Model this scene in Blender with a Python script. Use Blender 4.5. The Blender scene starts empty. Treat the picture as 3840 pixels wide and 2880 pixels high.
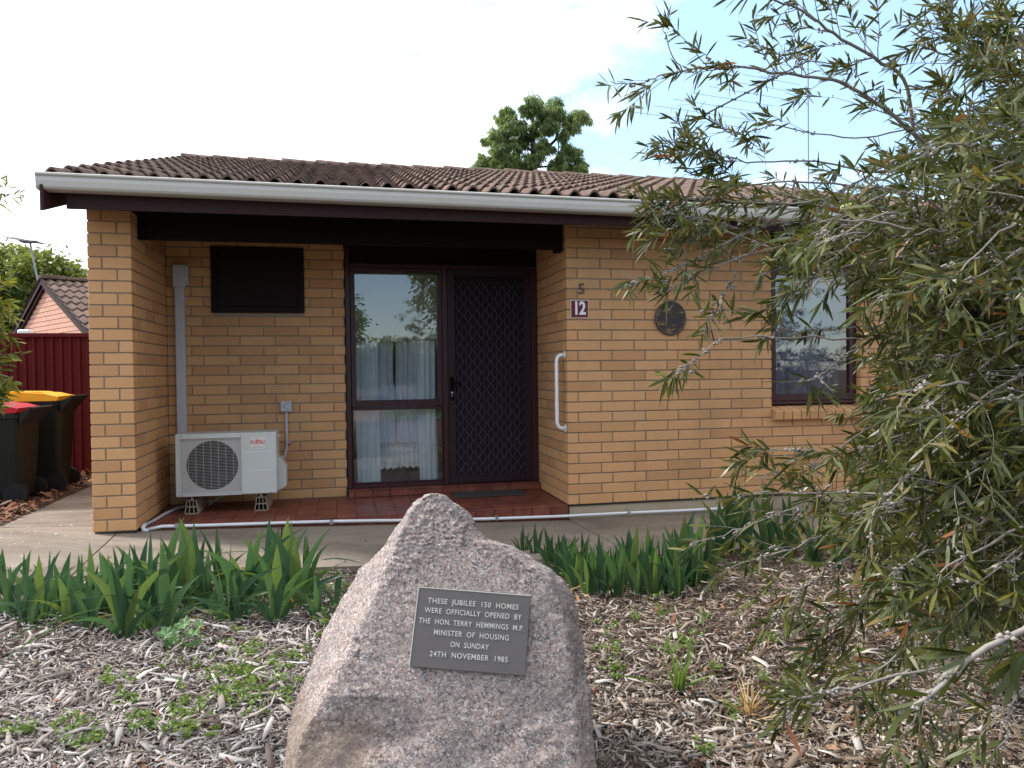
import bpy, math, random
import numpy as np
from mathutils import Vector, Matrix, noise as mnoise

random.seed(7)
rng = np.random.default_rng(7)
S = bpy.context.scene
COL = S.collection
R = math.radians

# ------------------------------------------------------------------ camera
F, YAW, PITCH, ROLL = 2842.14, .2185, -.0177, -.0113
CAM = np.array([-1.8196, -6.0678, 1.1310])
_f = np.array([math.sin(YAW)*math.cos(PITCH), math.cos(YAW)*math.cos(PITCH), math.sin(PITCH)])
_r0 = np.array([math.cos(YAW), -math.sin(YAW), 0.]); _u0 = np.cross(_r0, _f)
RT = _r0*math.cos(ROLL)+_u0*math.sin(ROLL); UP = -_r0*math.sin(ROLL)+_u0*math.cos(ROLL)
cam = bpy.data.cameras.new('camera'); camo = bpy.data.objects.new('camera', cam); COL.objects.link(camo)
cam.sensor_width = 36; cam.lens = F/3840*36; cam.clip_start = .05; cam.clip_end = 2000
camo.matrix_world = Matrix(((RT[0], UP[0], -_f[0], CAM[0]), (RT[1], UP[1], -_f[1], CAM[1]), (RT[2], UP[2], -_f[2], CAM[2]), (0, 0, 0, 1)))
S.camera = camo

# ------------------------------------------------------------------ light
SUN_DIR = Vector((-.66, .36, .80)).normalized()      # towards the sun: behind the house, from the left, hazy
W = bpy.data.worlds.new('World'); S.world = W; W.use_nodes = True
nt = W.node_tree; nt.nodes.clear()
def wn(t, **k):
    n = nt.nodes.new(t)
    for a, b in k.items(): setattr(n, a, b)
    return n
sky = wn('ShaderNodeTexSky', sky_type='NISHITA', sun_disc=False)
sky.sun_elevation = math.asin(SUN_DIR.z); sky.sun_rotation = math.atan2(SUN_DIR.x, SUN_DIR.y)
sky.air_density = 1.0; sky.dust_density = .3; sky.ozone_density = 3.5
tc = wn('ShaderNodeTexCoord'); mp = wn('ShaderNodeMapping'); mp.inputs['Scale'].default_value = (1, 1, 2.2)
mp.inputs['Location'].default_value = (.35, 1.6, .2)
nz = wn('ShaderNodeTexNoise'); nz.inputs['Scale'].default_value = 3.1; nz.inputs['Detail'].default_value = 9; nz.inputs['Roughness'].default_value = .52
nz.inputs['Distortion'].default_value = .25
# the open blue patch in the cloud, up and to the right
dp = wn('ShaderNodeVectorMath', operation='DOT_PRODUCT'); dp.inputs[1].default_value = Vector((.54, .76, .35)).normalized()
dr = wn('ShaderNodeMapRange'); dr.inputs['From Min'].default_value = .80; dr.inputs['From Max'].default_value = .995
dr.inputs['To Min'].default_value = .10; dr.inputs['To Max'].default_value = -.135
dq = wn('ShaderNodeVectorMath', operation='DOT_PRODUCT'); dq.inputs[1].default_value = Vector((.02, -.98, .16)).normalized()
dqr = wn('ShaderNodeMapRange'); dqr.inputs['From Min'].default_value = .75; dqr.inputs['From Max'].default_value = .98
dqr.inputs['To Min'].default_value = 0; dqr.inputs['To Max'].default_value = -.30
ad = wn('ShaderNodeMath', operation='ADD'); ad2 = wn('ShaderNodeMath', operation='ADD')
cr = wn('ShaderNodeValToRGB'); cr.color_ramp.elements[0].position = .40; cr.color_ramp.elements[1].position = .56; cr.color_ramp.elements[0].color = (.1, .1, .1, 1)
cloud = wn('ShaderNodeRGB'); cloud.outputs[0].default_value = (7.5, 7.6, 7.9, 1)
mx = wn('ShaderNodeMixRGB'); bg = wn('ShaderNodeBackground'); bg.inputs['Strength'].default_value = .15
out = wn('ShaderNodeOutputWorld'); L = nt.links.new
L(tc.outputs['Generated'], mp.inputs[0]); L(mp.outputs[0], nz.inputs['Vector']); L(tc.outputs['Generated'], dp.inputs[0])
L(tc.outputs['Generated'], dq.inputs[0]); L(dq.outputs['Value'], dqr.inputs[0])
L(dp.outputs['Value'], dr.inputs[0]); L(nz.outputs['Fac'], ad.inputs[0]); L(dr.outputs[0], ad.inputs[1])
L(ad.outputs[0], ad2.inputs[0]); L(dqr.outputs[0], ad2.inputs[1]); L(ad2.outputs[0], cr.inputs[0])
L(cr.outputs[0], mx.inputs[0]); L(sky.outputs[0], mx.inputs[1]); L(cloud.outputs[0], mx.inputs[2])
hs = wn('ShaderNodeMixRGB', blend_type='ADD'); hs.inputs[0].default_value = 1; hs.inputs[2].default_value = (.8, 1.5, 2.0, 1)   # thin high haze over the clear sky
hd = wn('ShaderNodeVectorMath', operation='DOT_PRODUCT'); hd.inputs[1].default_value = SUN_DIR; hr = wn('ShaderNodeMapRange')   # more glare toward the sun
hr.inputs['From Min'].default_value = -.45; hr.inputs['From Max'].default_value = .25; hr.inputs['To Min'].default_value = .0; hr.inputs['To Max'].default_value = 1
L(tc.outputs['Generated'], hd.inputs[0]); L(hd.outputs['Value'], hr.inputs[0]); L(hr.outputs[0], hs.inputs[0])
L(sky.outputs[0], hs.inputs[1]); L(hs.outputs[0], mx.inputs[1]); L(mx.outputs[0], bg.inputs[0]); L(bg.outputs[0], out.inputs[0])
sl = bpy.data.lights.new('sun', 'SUN'); sl.energy = 3.2; sl.angle = R(6); sl.color = (1, .95, .88)
so = bpy.data.objects.new('sun', sl); COL.objects.link(so)
so.rotation_euler = SUN_DIR.to_track_quat('Z', 'Y').to_euler(); so.location = (-10, 6, 14)
S.view_settings.view_transform = 'Standard'; S.view_settings.look = 'None'; S.view_settings.gamma = 1
S.view_settings.use_curve_mapping = False; S.view_settings.exposure = .74

# ------------------------------------------------------------------ helpers
def at(u, v, Z):
    return CAM + Z*(_f+RT*(u-1920)/F-UP*(v-1440)/F)
def hit(u, v, ax, val):
    d = _f+RT*(u-1920)/F-UP*(v-1440)/F
    return CAM+d*((val-CAM[ax])/d[ax])
def tag(o, label=None, cat=None, group=None, kind=None):
    if label: o['label'] = label
    if cat: o['category'] = cat
    if group: o['group'] = group
    if kind: o['kind'] = kind
    return o
def setparent(o, p):
    if p is not None:
        o.parent = p
        q = p; T = Vector((0, 0, 0))
        if p.type == 'EMPTY': o.matrix_parent_inverse = Matrix.Translation(-p.location)
        elif p.parent is None: o.matrix_parent_inverse = Matrix.Translation(-p.location)
    return o
def empty(name, loc, label, cat, group=None):
    o = bpy.data.objects.new(name, None); COL.objects.link(o); o.location = Vector(loc); o.empty_display_size = .1
    return tag(o, label, cat, group)
def mesh(name, V, Fc, mat, parent=None, smooth=False, kind=None, loc=None):
    me = bpy.data.meshes.new(name); me.from_pydata([tuple(map(float, v)) for v in V], [], Fc); me.update()
    if smooth: me.polygons.foreach_set('use_smooth', [True]*len(me.polygons))
    if mat: me.materials.append(mat)
    o = bpy.data.objects.new(name, me); COL.objects.link(o)
    if loc is not None: o.location = loc
    setparent(o, parent)
    if kind: o['kind'] = kind
    return o
class MB:
    def __init__(s): s.V = []; s.F = []
    def add(s, V, Fc):
        n = len(s.V); s.V += [tuple(v) for v in V]; s.F += [tuple(i+n for i in f) for f in Fc]; return s
    def box(s, x0, x1, y0, y1, z0, z1, c=0):
        if c <= 0:
            V = [(x, y, z) for z in (z0, z1) for y in (y0, y1) for x in (x0, x1)]
            return s.add(V, [(0, 2, 3, 1), (4, 5, 7, 6), (0, 1, 5, 4), (2, 6, 7, 3), (0, 4, 6, 2), (1, 3, 7, 5)])
        # chamfered box: 24 vertices
        V = []; idx = {}
        for i, x in enumerate((x0, x1)):
            for j, y in enumerate((y0, y1)):
                for k, z in enumerate((z0, z1)):
                    sx, sy, sz = (c, -c)[i], (c, -c)[j], (c, -c)[k]
                    for a, v in enumerate(((x, y+sy, z+sz), (x+sx, y, z+sz), (x+sx, y+sy, z))):
                        idx[(i, j, k, a)] = len(V); V.append(v)
        Fc = []
        for i in (0, 1): Fc.append([idx[(i, j, k, 0)] for j, k in ((0, 0), (0, 1), (1, 1), (1, 0))][::(1, -1)[i]])
        for j in (0, 1): Fc.append([idx[(i, j, k, 1)] for i, k in ((0, 0), (1, 0), (1, 1), (0, 1))][::(1, -1)[j]])
        for k in (0, 1): Fc.append([idx[(i, j, k, 2)] for i, j in ((0, 0), (0, 1), (1, 1), (1, 0))][::(1, -1)[k]])
        for i in (0, 1):
            for j in (0, 1): Fc.append([idx[(i, j, 0, 0)], idx[(i, j, 1, 0)], idx[(i, j, 1, 1)], idx[(i, j, 0, 1)]])
        for i in (0, 1):
            for k in (0, 1): Fc.append([idx[(i, 0, k, 0)], idx[(i, 1, k, 0)], idx[(i, 1, k, 2)], idx[(i, 0, k, 2)]])
        for j in (0, 1):
            for k in (0, 1): Fc.append([idx[(0, j, k, 1)], idx[(1, j, k, 1)], idx[(1, j, k, 2)], idx[(0, j, k, 2)]])
        for i in (0, 1):
            for j in (0, 1):
                for k in (0, 1): Fc.append([idx[(i, j, k, a)] for a in (0, 1, 2)])
        return s.add(V, Fc)
    def tube(s, pts, rad, n=6, cap=True):
        pts = [Vector(q) for q in pts]
        if not hasattr(rad, '__len__'): rad = [rad]*len(pts)
        V = []; N = len(pts); up = None
        for i in range(N):
            t = (pts[min(i+1, N-1)]-pts[max(i-1, 0)])
            t = t.normalized() if t.length > 1e-9 else Vector((0, 0, 1))
            if up is None: up = t.orthogonal().normalized()
            up = (up-t*up.dot(t)); up = up.normalized() if up.length > 1e-6 else t.orthogonal().normalized()
            b = t.cross(up)
            for k in range(n):
                a = 2*math.pi*k/n; V.append(pts[i]+(up*math.cos(a)+b*math.sin(a))*rad[i])
        Fc = [(i*n+k, i*n+(k+1) % n, (i+1)*n+(k+1) % n, (i+1)*n+k) for i in range(N-1) for k in range(n)]
        if cap: Fc += [tuple(range(n))[::-1], tuple((N-1)*n+k for k in range(n))]
        return s.add(V, Fc)
    def prism(s, poly, axis, a, b):
        # poly: 2-D outline in the two other axes, extruded along axis from a to b
        n = len(poly); V = []
        for w in (a, b):
            for q in poly:
                v = list(q); v.insert(axis, w); V.append(v)
        return s.add(V, [(i, (i+1) % n, n+(i+1) % n, n+i) for i in range(n)]+[tuple(range(n))[::-1], tuple(range(n, 2*n))])
    def disc(s, c, ax, r, h, n=24, r2=None):
        c = Vector(c); e = [Vector((1, 0, 0)), Vector((0, 1, 0)), Vector((0, 0, 1))]; d = e[ax]
        return s.tube([c, c+d*h], [r, r if r2 is None else r2], n)
    def build(s, name, mat, parent=None, smooth=False, kind=None):
        return mesh(name, s.V, s.F, mat, parent, smooth, kind)
def npmesh(name, V, Q, mat, parent=None, smooth=False, kind=None):
    """V (n,3) array; Q (m,k) polygon index array or list of such arrays"""
    if not isinstance(Q, list): Q = [Q]
    me = bpy.data.meshes.new(name)
    tot = np.concatenate([np.full(len(q), q.shape[1], dtype=np.int32) for q in Q])
    li = np.concatenate([q.ravel() for q in Q]).astype(np.int32)
    st = np.concatenate([[0], np.cumsum(tot)[:-1]]).astype(np.int32)
    me.vertices.add(len(V)); me.vertices.foreach_set('co', V.astype(np.float32).ravel())
    me.loops.add(len(li)); me.loops.foreach_set('vertex_index', li)
    me.polygons.add(len(tot)); me.polygons.foreach_set('loop_start', st)
    me.update(calc_edges=True)
    if smooth: me.polygons.foreach_set('use_smooth', np.ones(len(tot), dtype=bool))
    me.validate()
    if mat: me.materials.append(mat)
    o = bpy.data.objects.new(name, me); COL.objects.link(o); setparent(o, parent)
    if kind: o['kind'] = kind
    return o

# ------------------------------------------------------------------ materials
class NT:
    def __init__(s, name):
        s.m = bpy.data.materials.new(name); s.m.use_nodes = True; s.t = s.m.node_tree; s.t.nodes.clear()
        s.o = s.n('ShaderNodeOutputMaterial'); s.b = s.n('ShaderNodeBsdfPrincipled'); s.l(s.b.outputs[0], s.o.inputs[0])
        s.tc = s.n('ShaderNodeTexCoord')
    def n(s, t, **k):
        n = s.t.nodes.new(t)
        for a, b in k.items(): setattr(n, a, b)
        return n
    def l(s, a, b): s.t.links.new(a, b)
    def noise(s, scale, detail=4, rough=.5, co=None, dist=0):
        n = s.n('ShaderNodeTexNoise'); n.inputs['Scale'].default_value = scale; n.inputs['Detail'].default_value = detail
        n.inputs['Roughness'].default_value = rough; n.inputs['Distortion'].default_value = dist
        s.l(co or s.tc.outputs['Object'], n.inputs['Vector']); return n.outputs['Fac']
    def vor(s, scale, co=None, feature='F1', out='Distance', rnd=1):
        n = s.n('ShaderNodeTexVoronoi', feature=feature); n.inputs['Scale'].default_value = scale; n.inputs['Randomness'].default_value = rnd
        s.l(co or s.tc.outputs['Object'], n.inputs['Vector']); return n.outputs[out]
    def ramp(s, fac, stops, interp='LINEAR'):
        n = s.n('ShaderNodeValToRGB'); n.color_ramp.interpolation = interp; e = n.color_ramp.elements
        while len(e) < len(stops): e.new(.5)
        for i, (p, c) in enumerate(stops):
            e[i].position = p; e[i].color = (c, c, c, 1) if not hasattr(c, '__len__') else (*c, 1)
        s.l(fac, n.inputs[0]); return n.outputs[0]
    def mix(s, fac, a, b, mode='MIX'):
        n = s.n('ShaderNodeMixRGB', blend_type=mode)
        for i, x in enumerate((fac, a, b)):
            if hasattr(x, 'links'): s.l(x, n.inputs[i])
            elif i == 0: n.inputs[0].default_value = x
            else: n.inputs[i].default_value = (*x, 1) if hasattr(x, '__len__') else (x, x, x, 1)
        return n.outputs[0]
    def math(s, op, a, b=0):
        n = s.n('ShaderNodeMath', operation=op)
        for i, x in enumerate((a, b)):
            if hasattr(x, 'links'): s.l(x, n.inputs[i])
            else: n.inputs[i].default_value = x
        return n.outputs[0]
    def scaled(s, vec, co=None):
        n = s.n('ShaderNodeMapping'); n.inputs['Scale'].default_value = vec
        s.l(co or s.tc.outputs['Object'], n.inputs[0]); return n.outputs[0]
    def pos(s): return s.n('ShaderNodeNewGeometry').outputs['Position']
    def rnd(s):
        a = s.n('ShaderNodeObjectInfo').outputs['Random']; b = s.n('ShaderNodeNewGeometry').outputs['Random Per Island']
        return s.math('FRACT', s.math('ADD', a, b))
    def isl(s): return s.n('ShaderNodeNewGeometry').outputs['Random Per Island']
    def bump(s, h, strength=.3, dist=.01):
        n = s.n('ShaderNodeBump'); n.inputs['Strength'].default_value = strength; n.inputs['Distance'].default_value = dist
        s.l(h, n.inputs['Height']); s.l(n.outputs[0], s.b.inputs['Normal']); return s
    def set(s, col=None, rough=.6, metal=0, spec=.5):
        if col is not None:
            if hasattr(col, 'links'): s.l(col, s.b.inputs['Base Color'])
            else: s.b.inputs['Base Color'].default_value = (*col, 1)
        if hasattr(rough, 'links'): s.l(rough, s.b.inputs['Roughness'])
        else: s.b.inputs['Roughness'].default_value = rough
        s.b.inputs['Metallic'].default_value = metal; s.b.inputs['Specular IOR Level'].default_value = spec
        return s
def simple(name, col, rough=.6, metal=0, spec=.5, var=.14, scale=25, bump=.05):
    t = NT(name); n = t.noise(scale, 5, .6, co=t.pos())
    c = t.mix(n, [x*(1-var) for x in col], [min(1, x*(1+var)) for x in col]); t.set(c, rough, metal, spec)
    if bump: t.bump(n, bump, .004)
    return t.m
def brick_mat(name, base, dark, light, pits=True, spotscale=60):
    t = NT(name); r = t.rnd(); P = t.pos()
    c = t.ramp(r, [(0, [x*.88 for x in dark]), (.10, dark), (.35, base), (.78, light), (.90, [light[0]*1.0, light[1]*.88, light[2]*.84]), (1, [light[0]*.90, light[1]*.95, light[2]*1.05])])
    n = t.noise(7, 5, .65, co=P); c = t.mix(t.math('MULTIPLY', n, .55), c, [x*.72 for x in base])
    n2 = t.noise(150, 3, .6, co=P); c = t.mix(t.math('MULTIPLY', n2, .5), c, [min(1, x*1.25) for x in light])
    if pits:
        v = t.vor(spotscale, co=t.scaled((1, 1, .8), P)); m = t.ramp(v, [(.0, 1), (.12, 1), (.17, 0)])
        g = t.ramp(t.noise(16, 3, .6, co=P), [(.5, 0), (.6, 1)]); m = t.math('MULTIPLY', m, g)
        c = t.mix(t.math('MULTIPLY', m, .75), c, (.13, .06, .03))
        # soft grime drips, with a shape of their own
    d = t.ramp(t.noise(1.3, 6, .7, co=t.scaled((1, 1, .35), P)), [(.5, 0), (.75, .3)]); c = t.mix(d, c, (.21, .14, .08))
    t.set(c, .88, 0, .25); h = t.mix(.5, n2, t.noise(45, 4, .6, co=P)); t.bump(h, .35, .003)
    return t.m
M = {}
M['brick'] = brick_mat('yellow_brick', (.53, .285, .125), (.42, .215, .105), (.585, .335, .165))
M['mortar'] = simple('mortar', (.26, .21, .155), .95, spec=.2, var=.2, scale=90, bump=.4)
M['dpc'] = simple('damp_course', (.02, .018, .016), .7)
M['pinkbrick'] = brick_mat('pink_brick', (.66, .36, .27), (.62, .34, .25), (.70, .40, .30), pits=False)
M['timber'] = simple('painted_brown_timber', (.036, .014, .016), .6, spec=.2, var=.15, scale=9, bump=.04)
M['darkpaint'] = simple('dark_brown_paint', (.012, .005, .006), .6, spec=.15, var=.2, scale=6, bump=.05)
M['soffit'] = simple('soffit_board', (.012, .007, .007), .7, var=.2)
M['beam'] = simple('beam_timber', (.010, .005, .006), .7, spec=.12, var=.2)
M['frame'] = simple('maroon_window_frame', (.040, .010, .013), .4, spec=.45, var=.12, bump=.02)
M['doorframe'] = simple('screen_door_frame', (.026, .011, .016), .45, spec=.3, var=.1, bump=.02)
M['gutter'] = simple('gutter_paint', (.47, .455, .42), .35, spec=.5, var=.07, scale=3, bump=.02)
def tile_mat():
    t = NT('concrete_roof_tile'); P = t.pos(); r = t.rnd()
    c = t.ramp(r, [(0, (.085, .054, .042)), (.5, (.118, .076, .060)), (1, (.155, .10, .08))])
    n = t.noise(9, 8, .75, co=P); c = t.mix(t.ramp(n, [(.42, 0), (.68, .8)]), c, (.20, .145, .115))
    c = t.mix(t.ramp(t.noise(4, 5, .6, co=P), [(.45, 0), (.7, .7)]), c, (.06, .045, .042))
    sp = t.vor(55, co=P); c = t.mix(t.ramp(sp, [(.1, .4), (.2, 0)]), c, (.30, .26, .19))
    t.set(c, .93, 0, .2).bump(t.noise(70, 5, .7, co=P), .5, .006); return t.m
M['tile'] = tile_mat()
def conc(name, a, b, stain):
    t = NT(name); P = t.pos(); n = t.noise(1.6, 8, .62, co=P); c = t.mix(n, a, b)
    c = t.mix(t.ramp(t.noise(.9, 7, .65, co=t.scaled((1, 2.2, 1), P), dist=.6), [(.42, 0), (.66, .85)]), c, stain)
    c = t.mix(t.ramp(t.noise(38, 4, .7, co=P), [(.62, 0), (.70, .75)]), c, (.50, .48, .42))
    c = t.mix(t.ramp(t.noise(230, 2, .5, co=P), [(.3, .35), (.6, 0)]), c, (.12, .10, .085))
    t.set(c, .86, 0, .3).bump(t.noise(160, 4, .7, co=P), .35, .003); return t.m
M['concrete'] = conc('path_concrete', (.30, .255, .205), (.19, .155, .125), (.105, .080, .062))
M['plinth'] = conc('plinth_concrete', (.44, .37, .26), (.36, .30, .21), (.26, .21, .15))
def quarry():
    t = NT('red_quarry_tile'); P = t.pos(); r = t.rnd()
    c = t.ramp(r, [(0, (.125, .034, .022)), (.5, (.165, .044, .027)), (1, (.21, .058, .035))])
    n = t.noise(11, 6, .6, co=t.scaled((1, 4, 1), P)); c = t.mix(t.ramp(n, [(.45, 0), (.7, .5)]), c, (.33, .13, .08))
    c = t.mix(t.ramp(t.noise(3, 5, .6, co=P), [(.45, 0), (.7, .6)]), c, (.09, .028, .022))
    t.set(c, .42, 0, .4).bump(t.noise(60, 4, .6, co=P), .12, .003); return t.m
M['quarry'] = quarry()
M['grout'] = simple('grout', (.10, .07, .055), .9)
M['white'] = simple('white_powder_coat', (.78, .79, .80), .3, var=.03, bump=0)
M['pvc'] = simple('white_pvc', (.66, .67, .70), .35, var=.06, bump=0)
M['duct'] = simple('grey_duct', (.46, .46, .50), .4, var=.05, bump=.02)
M['acbody'] = simple('ac_casing', (.52, .53, .51), .38, var=.05, scale=4, bump=.01)
M['acgrille'] = simple('ac_grille', (.56, .53, .50), .45, var=.05, bump=0)
M['black'] = simple('black_void', (.006, .005, .007), .8, spec=.05)
M['screen'] = simple('insect_screen_mesh', (.020, .014, .022), .8, spec=.1)
M['fan'] = simple('dark_fan_plastic', (.012, .012, .013), .6, spec=.2)
M['rubber'] = simple('mat_rubber', (.045, .043, .045), .85, var=.4, scale=220, bump=.6)
M['binblack'] = simple('bin_plastic', (.007, .008, .007), .55, spec=.25, var=.1, bump=.05)
M['yellow'] = simple('yellow_lid', (.78, .38, .015), .5, spec=.3, var=.05)
M['redlid'] = simple('red_lid', (.40, .01, .018), .5, spec=.25, var=.05)
M['fence'] = simple('red_fence_steel', (.085, .004, .004), .6, spec=.2, var=.15, scale=3, bump=.02)
M['metal'] = simple('galvanised', (.45, .46, .48), .35, metal=.7)
M['antenna'] = simple('antenna_metal', (.22, .24, .27), .4, metal=.5)
M['antdark'] = simple('antenna_clip', (.03, .03, .035), .5)
M['mesh'] = simple('door_grille', (.16, .14, .14), .5, metal=.2)
M['signred'] = simple('maroon_sign', (.14, .008, .02), .3, var=.03, bump=0)
M['signwhite'] = simple('sign_white', (.80, .80, .82), .4, var=.03, bump=0)
M['bronze'] = simple('dark_bronze', (.10, .075, .06), .4, metal=.4, var=.2)
M['soil'] = None
M['redlogo'] = simple('logo_red', (.62, .06, .03), .5, bump=0)
M['logopaper'] = simple('logo_sticker', (.62, .58, .55), .5, bump=0)
M['inkgrey'] = simple('small_print', (.2, .19, .19), .6, bump=0)
M['roomwall'] = simple('room_plaster', (.35, .33, .30), .9)
def plaque_mat():
    t = NT('bronze_plaque'); P = t.tc.outputs['Object']
    n = t.noise(6, 4, .6); s2 = t.noise(300, 2, .5, co=t.scaled((.03, .03, 1)))
    c = t.mix(n, (.082, .070, .066), (.110, .096, .090)); c = t.mix(t.math('MULTIPLY', s2, .35), c, (.14, .13, .12))
    t.set(c, .5, .25, .5).bump(s2, .06, .001); return t.m
M['plaque'] = plaque_mat()
M['letter'] = simple('raised_letters', (.50, .48, .43), .4, metal=.1, var=.12, scale=200, bump=0)
def round_mat():
    t = NT('weathered_round_plaque'); n = t.noise(16, 6, .65, co=t.scaled((.6, 1, 2.2)))
    c = t.mix(t.ramp(n, [(.53, 0), (.60, .9)]), (.045, .036, .036), (.24, .165, .075))
    t.set(c, .4, .3, .5).bump(n, .2, .002); return t.m
M['roundpl'] = round_mat()
def granite():
    t = NT('granite'); P = t.tc.outputs['Object']
    w = t.n('ShaderNodeVectorMath', operation='MULTIPLY_ADD'); wn_ = t.n('ShaderNodeTexNoise'); wn_.inputs['Scale'].default_value = 120
    t.l(P, wn_.inputs['Vector']); t.l(wn_.outputs['Color'], w.inputs[0]); w.inputs[1].default_value = (.008, .008, .008); t.l(P, w.inputs[2])
    cell = t.vor(190, co=w.outputs[0], out='Color'); sep = t.n('ShaderNodeSeparateColor'); t.l(cell, sep.inputs[0])
    c = t.ramp(sep.outputs[0], [(0, (.060, .055, .060)), (.14, (.13, .115, .12)), (.28, (.31, .225, .195)), (.50, (.39, .295, .265)), (.70, (.31, .29, .29)), (.85, (.58, .54, .51))], 'CONSTANT')
    cell2 = t.vor(90, co=w.outputs[0], out='Color'); sep2 = t.n('ShaderNodeSeparateColor'); t.l(cell2, sep2.inputs[0])
    c2 = t.ramp(sep2.outputs[1], [(0, (.09, .085, .095)), (.20, (.24, .19, .175)), (.55, (.36, .28, .255)), (.85, (.46, .42, .39))], 'CONSTANT')
    c = t.mix(.36, c, c2)
    big = t.noise(5, 6, .6); c = t.mix(t.ramp(big, [(.35, .45), (.62, 0)]), c, (.20, .175, .17))
    # rusty mineral stain low on the left side
    sx = t.n('ShaderNodeSeparateXYZ'); t.l(P, sx.inputs[0])
    zz = t.math('ADD', sx.outputs[2], t.math('MULTIPLY', t.noise(8, 5, .6), .16))
    xx = t.math('ADD', sx.outputs[0], t.math('MULTIPLY', t.noise(6, 5, .6), .16))
    st = t.math('MULTIPLY', t.ramp(zz, [(.30, 1), (.36, 0)]), t.ramp(t.math('ADD', xx, .62), [(.36, 1), (.50, 0)]))
    c = t.mix(t.math('MULTIPLY', st, .5), c, (.17, .115, .07))
    t.set(c, .85, 0, .35)
    h = t.mix(.5, t.noise(48, 6, .72), t.noise(190, 3, .6)); t.bump(h, .7, .010); return t.m
M['granite'] = granite()
def chip_mat():
    t = NT('wood_chip_mulch'); r = t.isl(); P = t.pos(); sx = t.n('ShaderNodeSeparateXYZ'); t.l(P, sx.inputs[0])
    grey = t.ramp(r, [(0, (.11, .085, .07)), (.18, (.21, .17, .145)), (.34, (.33, .285, .255)), (.60, (.42, .38, .355)), (.88, (.51, .48, .46)), (1, (.64, .62, .60))])
    brn = t.ramp(r, [(0, (.065, .043, .03)), (.25, (.14, .095, .065)), (.45, (.23, .17, .125)), (.66, (.33, .27, .215)), (.86, (.45, .395, .34)), (1, (.60, .56, .51))])
    k = t.ramp(t.math('ADD', sx.outputs[0], t.math('MULTIPLY', t.noise(1.4, 3, .5, co=P), 1.6)), [(0, 0), (1, 1)])
    mr = t.n('ShaderNodeMapRange'); mr.inputs['From Min'].default_value = -1.4; mr.inputs['From Max'].default_value = .4
    t.l(t.math('ADD', sx.outputs[0], t.math('MULTIPLY', t.noise(1.4, 3, .5, co=P), 1.2)), mr.inputs[0])
    c = t.mix(mr.outputs[0], grey, brn)
    g = t.noise(120, 3, .6, co=P); c = t.mix(t.math('MULTIPLY', g, .4), c, (.16, .12, .10), 'MULTIPLY')
    t.set(c, .9, 0, .2).bump(g, .4, .003); return t.m
M['chip'] = chip_mat()
def soil_mat():
    t = NT('dark_soil'); P = t.pos(); c = t.mix(t.noise(14, 8, .75, co=P), (.045, .03, .022), (.15, .105, .08))
    t.set(c, .95, 0, .2).bump(t.noise(60, 6, .8, co=P), .9, .03); return t.m
M['soil'] = soil_mat()
M['litter'] = None
def litter_mat():
    t = NT('leaf_litter'); r = t.isl(); c = t.ramp(r, [(0, (.07, .03, .018)), (.5, (.20, .085, .045)), (.8, (.30, .15, .08)), (1, (.38, .26, .17))])
    t.set(c, .85, 0, .3); return t.m
M['litter'] = litter_mat()
def leaf_mat(name, stops, rough=.42, trans=.25, back=None, vscale=4, spec=.45, hue=None):
    t = NT(name); r = t.rnd(); P = t.pos(); c = t.ramp(r, stops)
    c = t.mix(t.math('MULTIPLY', t.noise(vscale, 3, .6, co=P), .5), c, [x*.6 for x in stops[0][1]])
    if back:
        bf = t.n('ShaderNodeNewGeometry').outputs['Backfacing']; c = t.mix(t.math('MULTIPLY', bf, .6), c, back)
    t.set(c, rough, 0, spec)
    if name == 'iris_leaf':
        vn = t.noise(1, 3, .6, co=t.scaled((160, 160, 1.5))); c = t.mix(t.math('MULTIPLY', vn, .55), c, (.02, .055, .025)); t.set(c, rough, 0, spec); t.bump(vn, .35, .004)
    tr = t.n('ShaderNodeBsdfTranslucent'); ms = t.n('ShaderNodeMixShader'); ms.inputs[0].default_value = trans
    tc2 = t.mix(.5, c, (1, .95, .25), 'MULTIPLY'); tc3 = t.mix(1, tc2, (1.9, 1.9, 1.9), 'MULTIPLY')
    t.l(tc3, tr.inputs[0]); t.l(t.b.outputs[0], ms.inputs[1]); t.l(tr.outputs[0], ms.inputs[2]); t.l(ms.outputs[0], t.o.inputs[0])
    return t.m
M['iris'] = leaf_mat('iris_leaf', [(0, (.040, .105, .052)), (.5, (.068, .150, .066)), (.8, (.115, .20, .065)), (1, (.20, .27, .06))], .40, .34)
M['bushleaf'] = leaf_mat('bottlebrush_leaf', [(0, (.028, .038, .008)), (.38, (.060, .076, .013)), (.74, (.120, .132, .024)), (.92, (.22, .19, .035)), (.975, (.24, .12, .035)), (1, (.28, .09, .03))], .36, .16, back=(.10, .118, .050), spec=.3)
M['bushleaf2'] = leaf_mat('side_shrub_leaf', [(0, (.09, .12, .022)), (.5, (.19, .21, .03)), (1, (.38, .33, .04))], .45, .25)
M['treeleaf'] = leaf_mat('feathery_tree_leaf', [(0, (.09, .145, .065)), (.5, (.15, .215, .09)), (1, (.24, .29, .10))], .5, .5, vscale=1)
M['treeleaf2'] = leaf_mat('far_tree_leaf', [(0, (.10, .14, .03)), (.5, (.18, .225, .045)), (1, (.28, .31, .06))], .5, .25, vscale=1)
M['weed'] = leaf_mat('weed_leaf', [(0, (.11, .19, .035)), (.5, (.165, .25, .06)), (1, (.26, .34, .10))], .5, .3)
M['mallow'] = leaf_mat('mallow_leaf', [(0, (.11, .22, .08)), (1, (.18, .30, .12))], .55, .25)
M['drygrass'] = simple('dry_straw', (.42, .28, .11), .7)
M['bark'] = simple('pale_grey_twig', (.25, .225, .20), .85, spec=.2, var=.35, scale=60, bump=.5)
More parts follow.
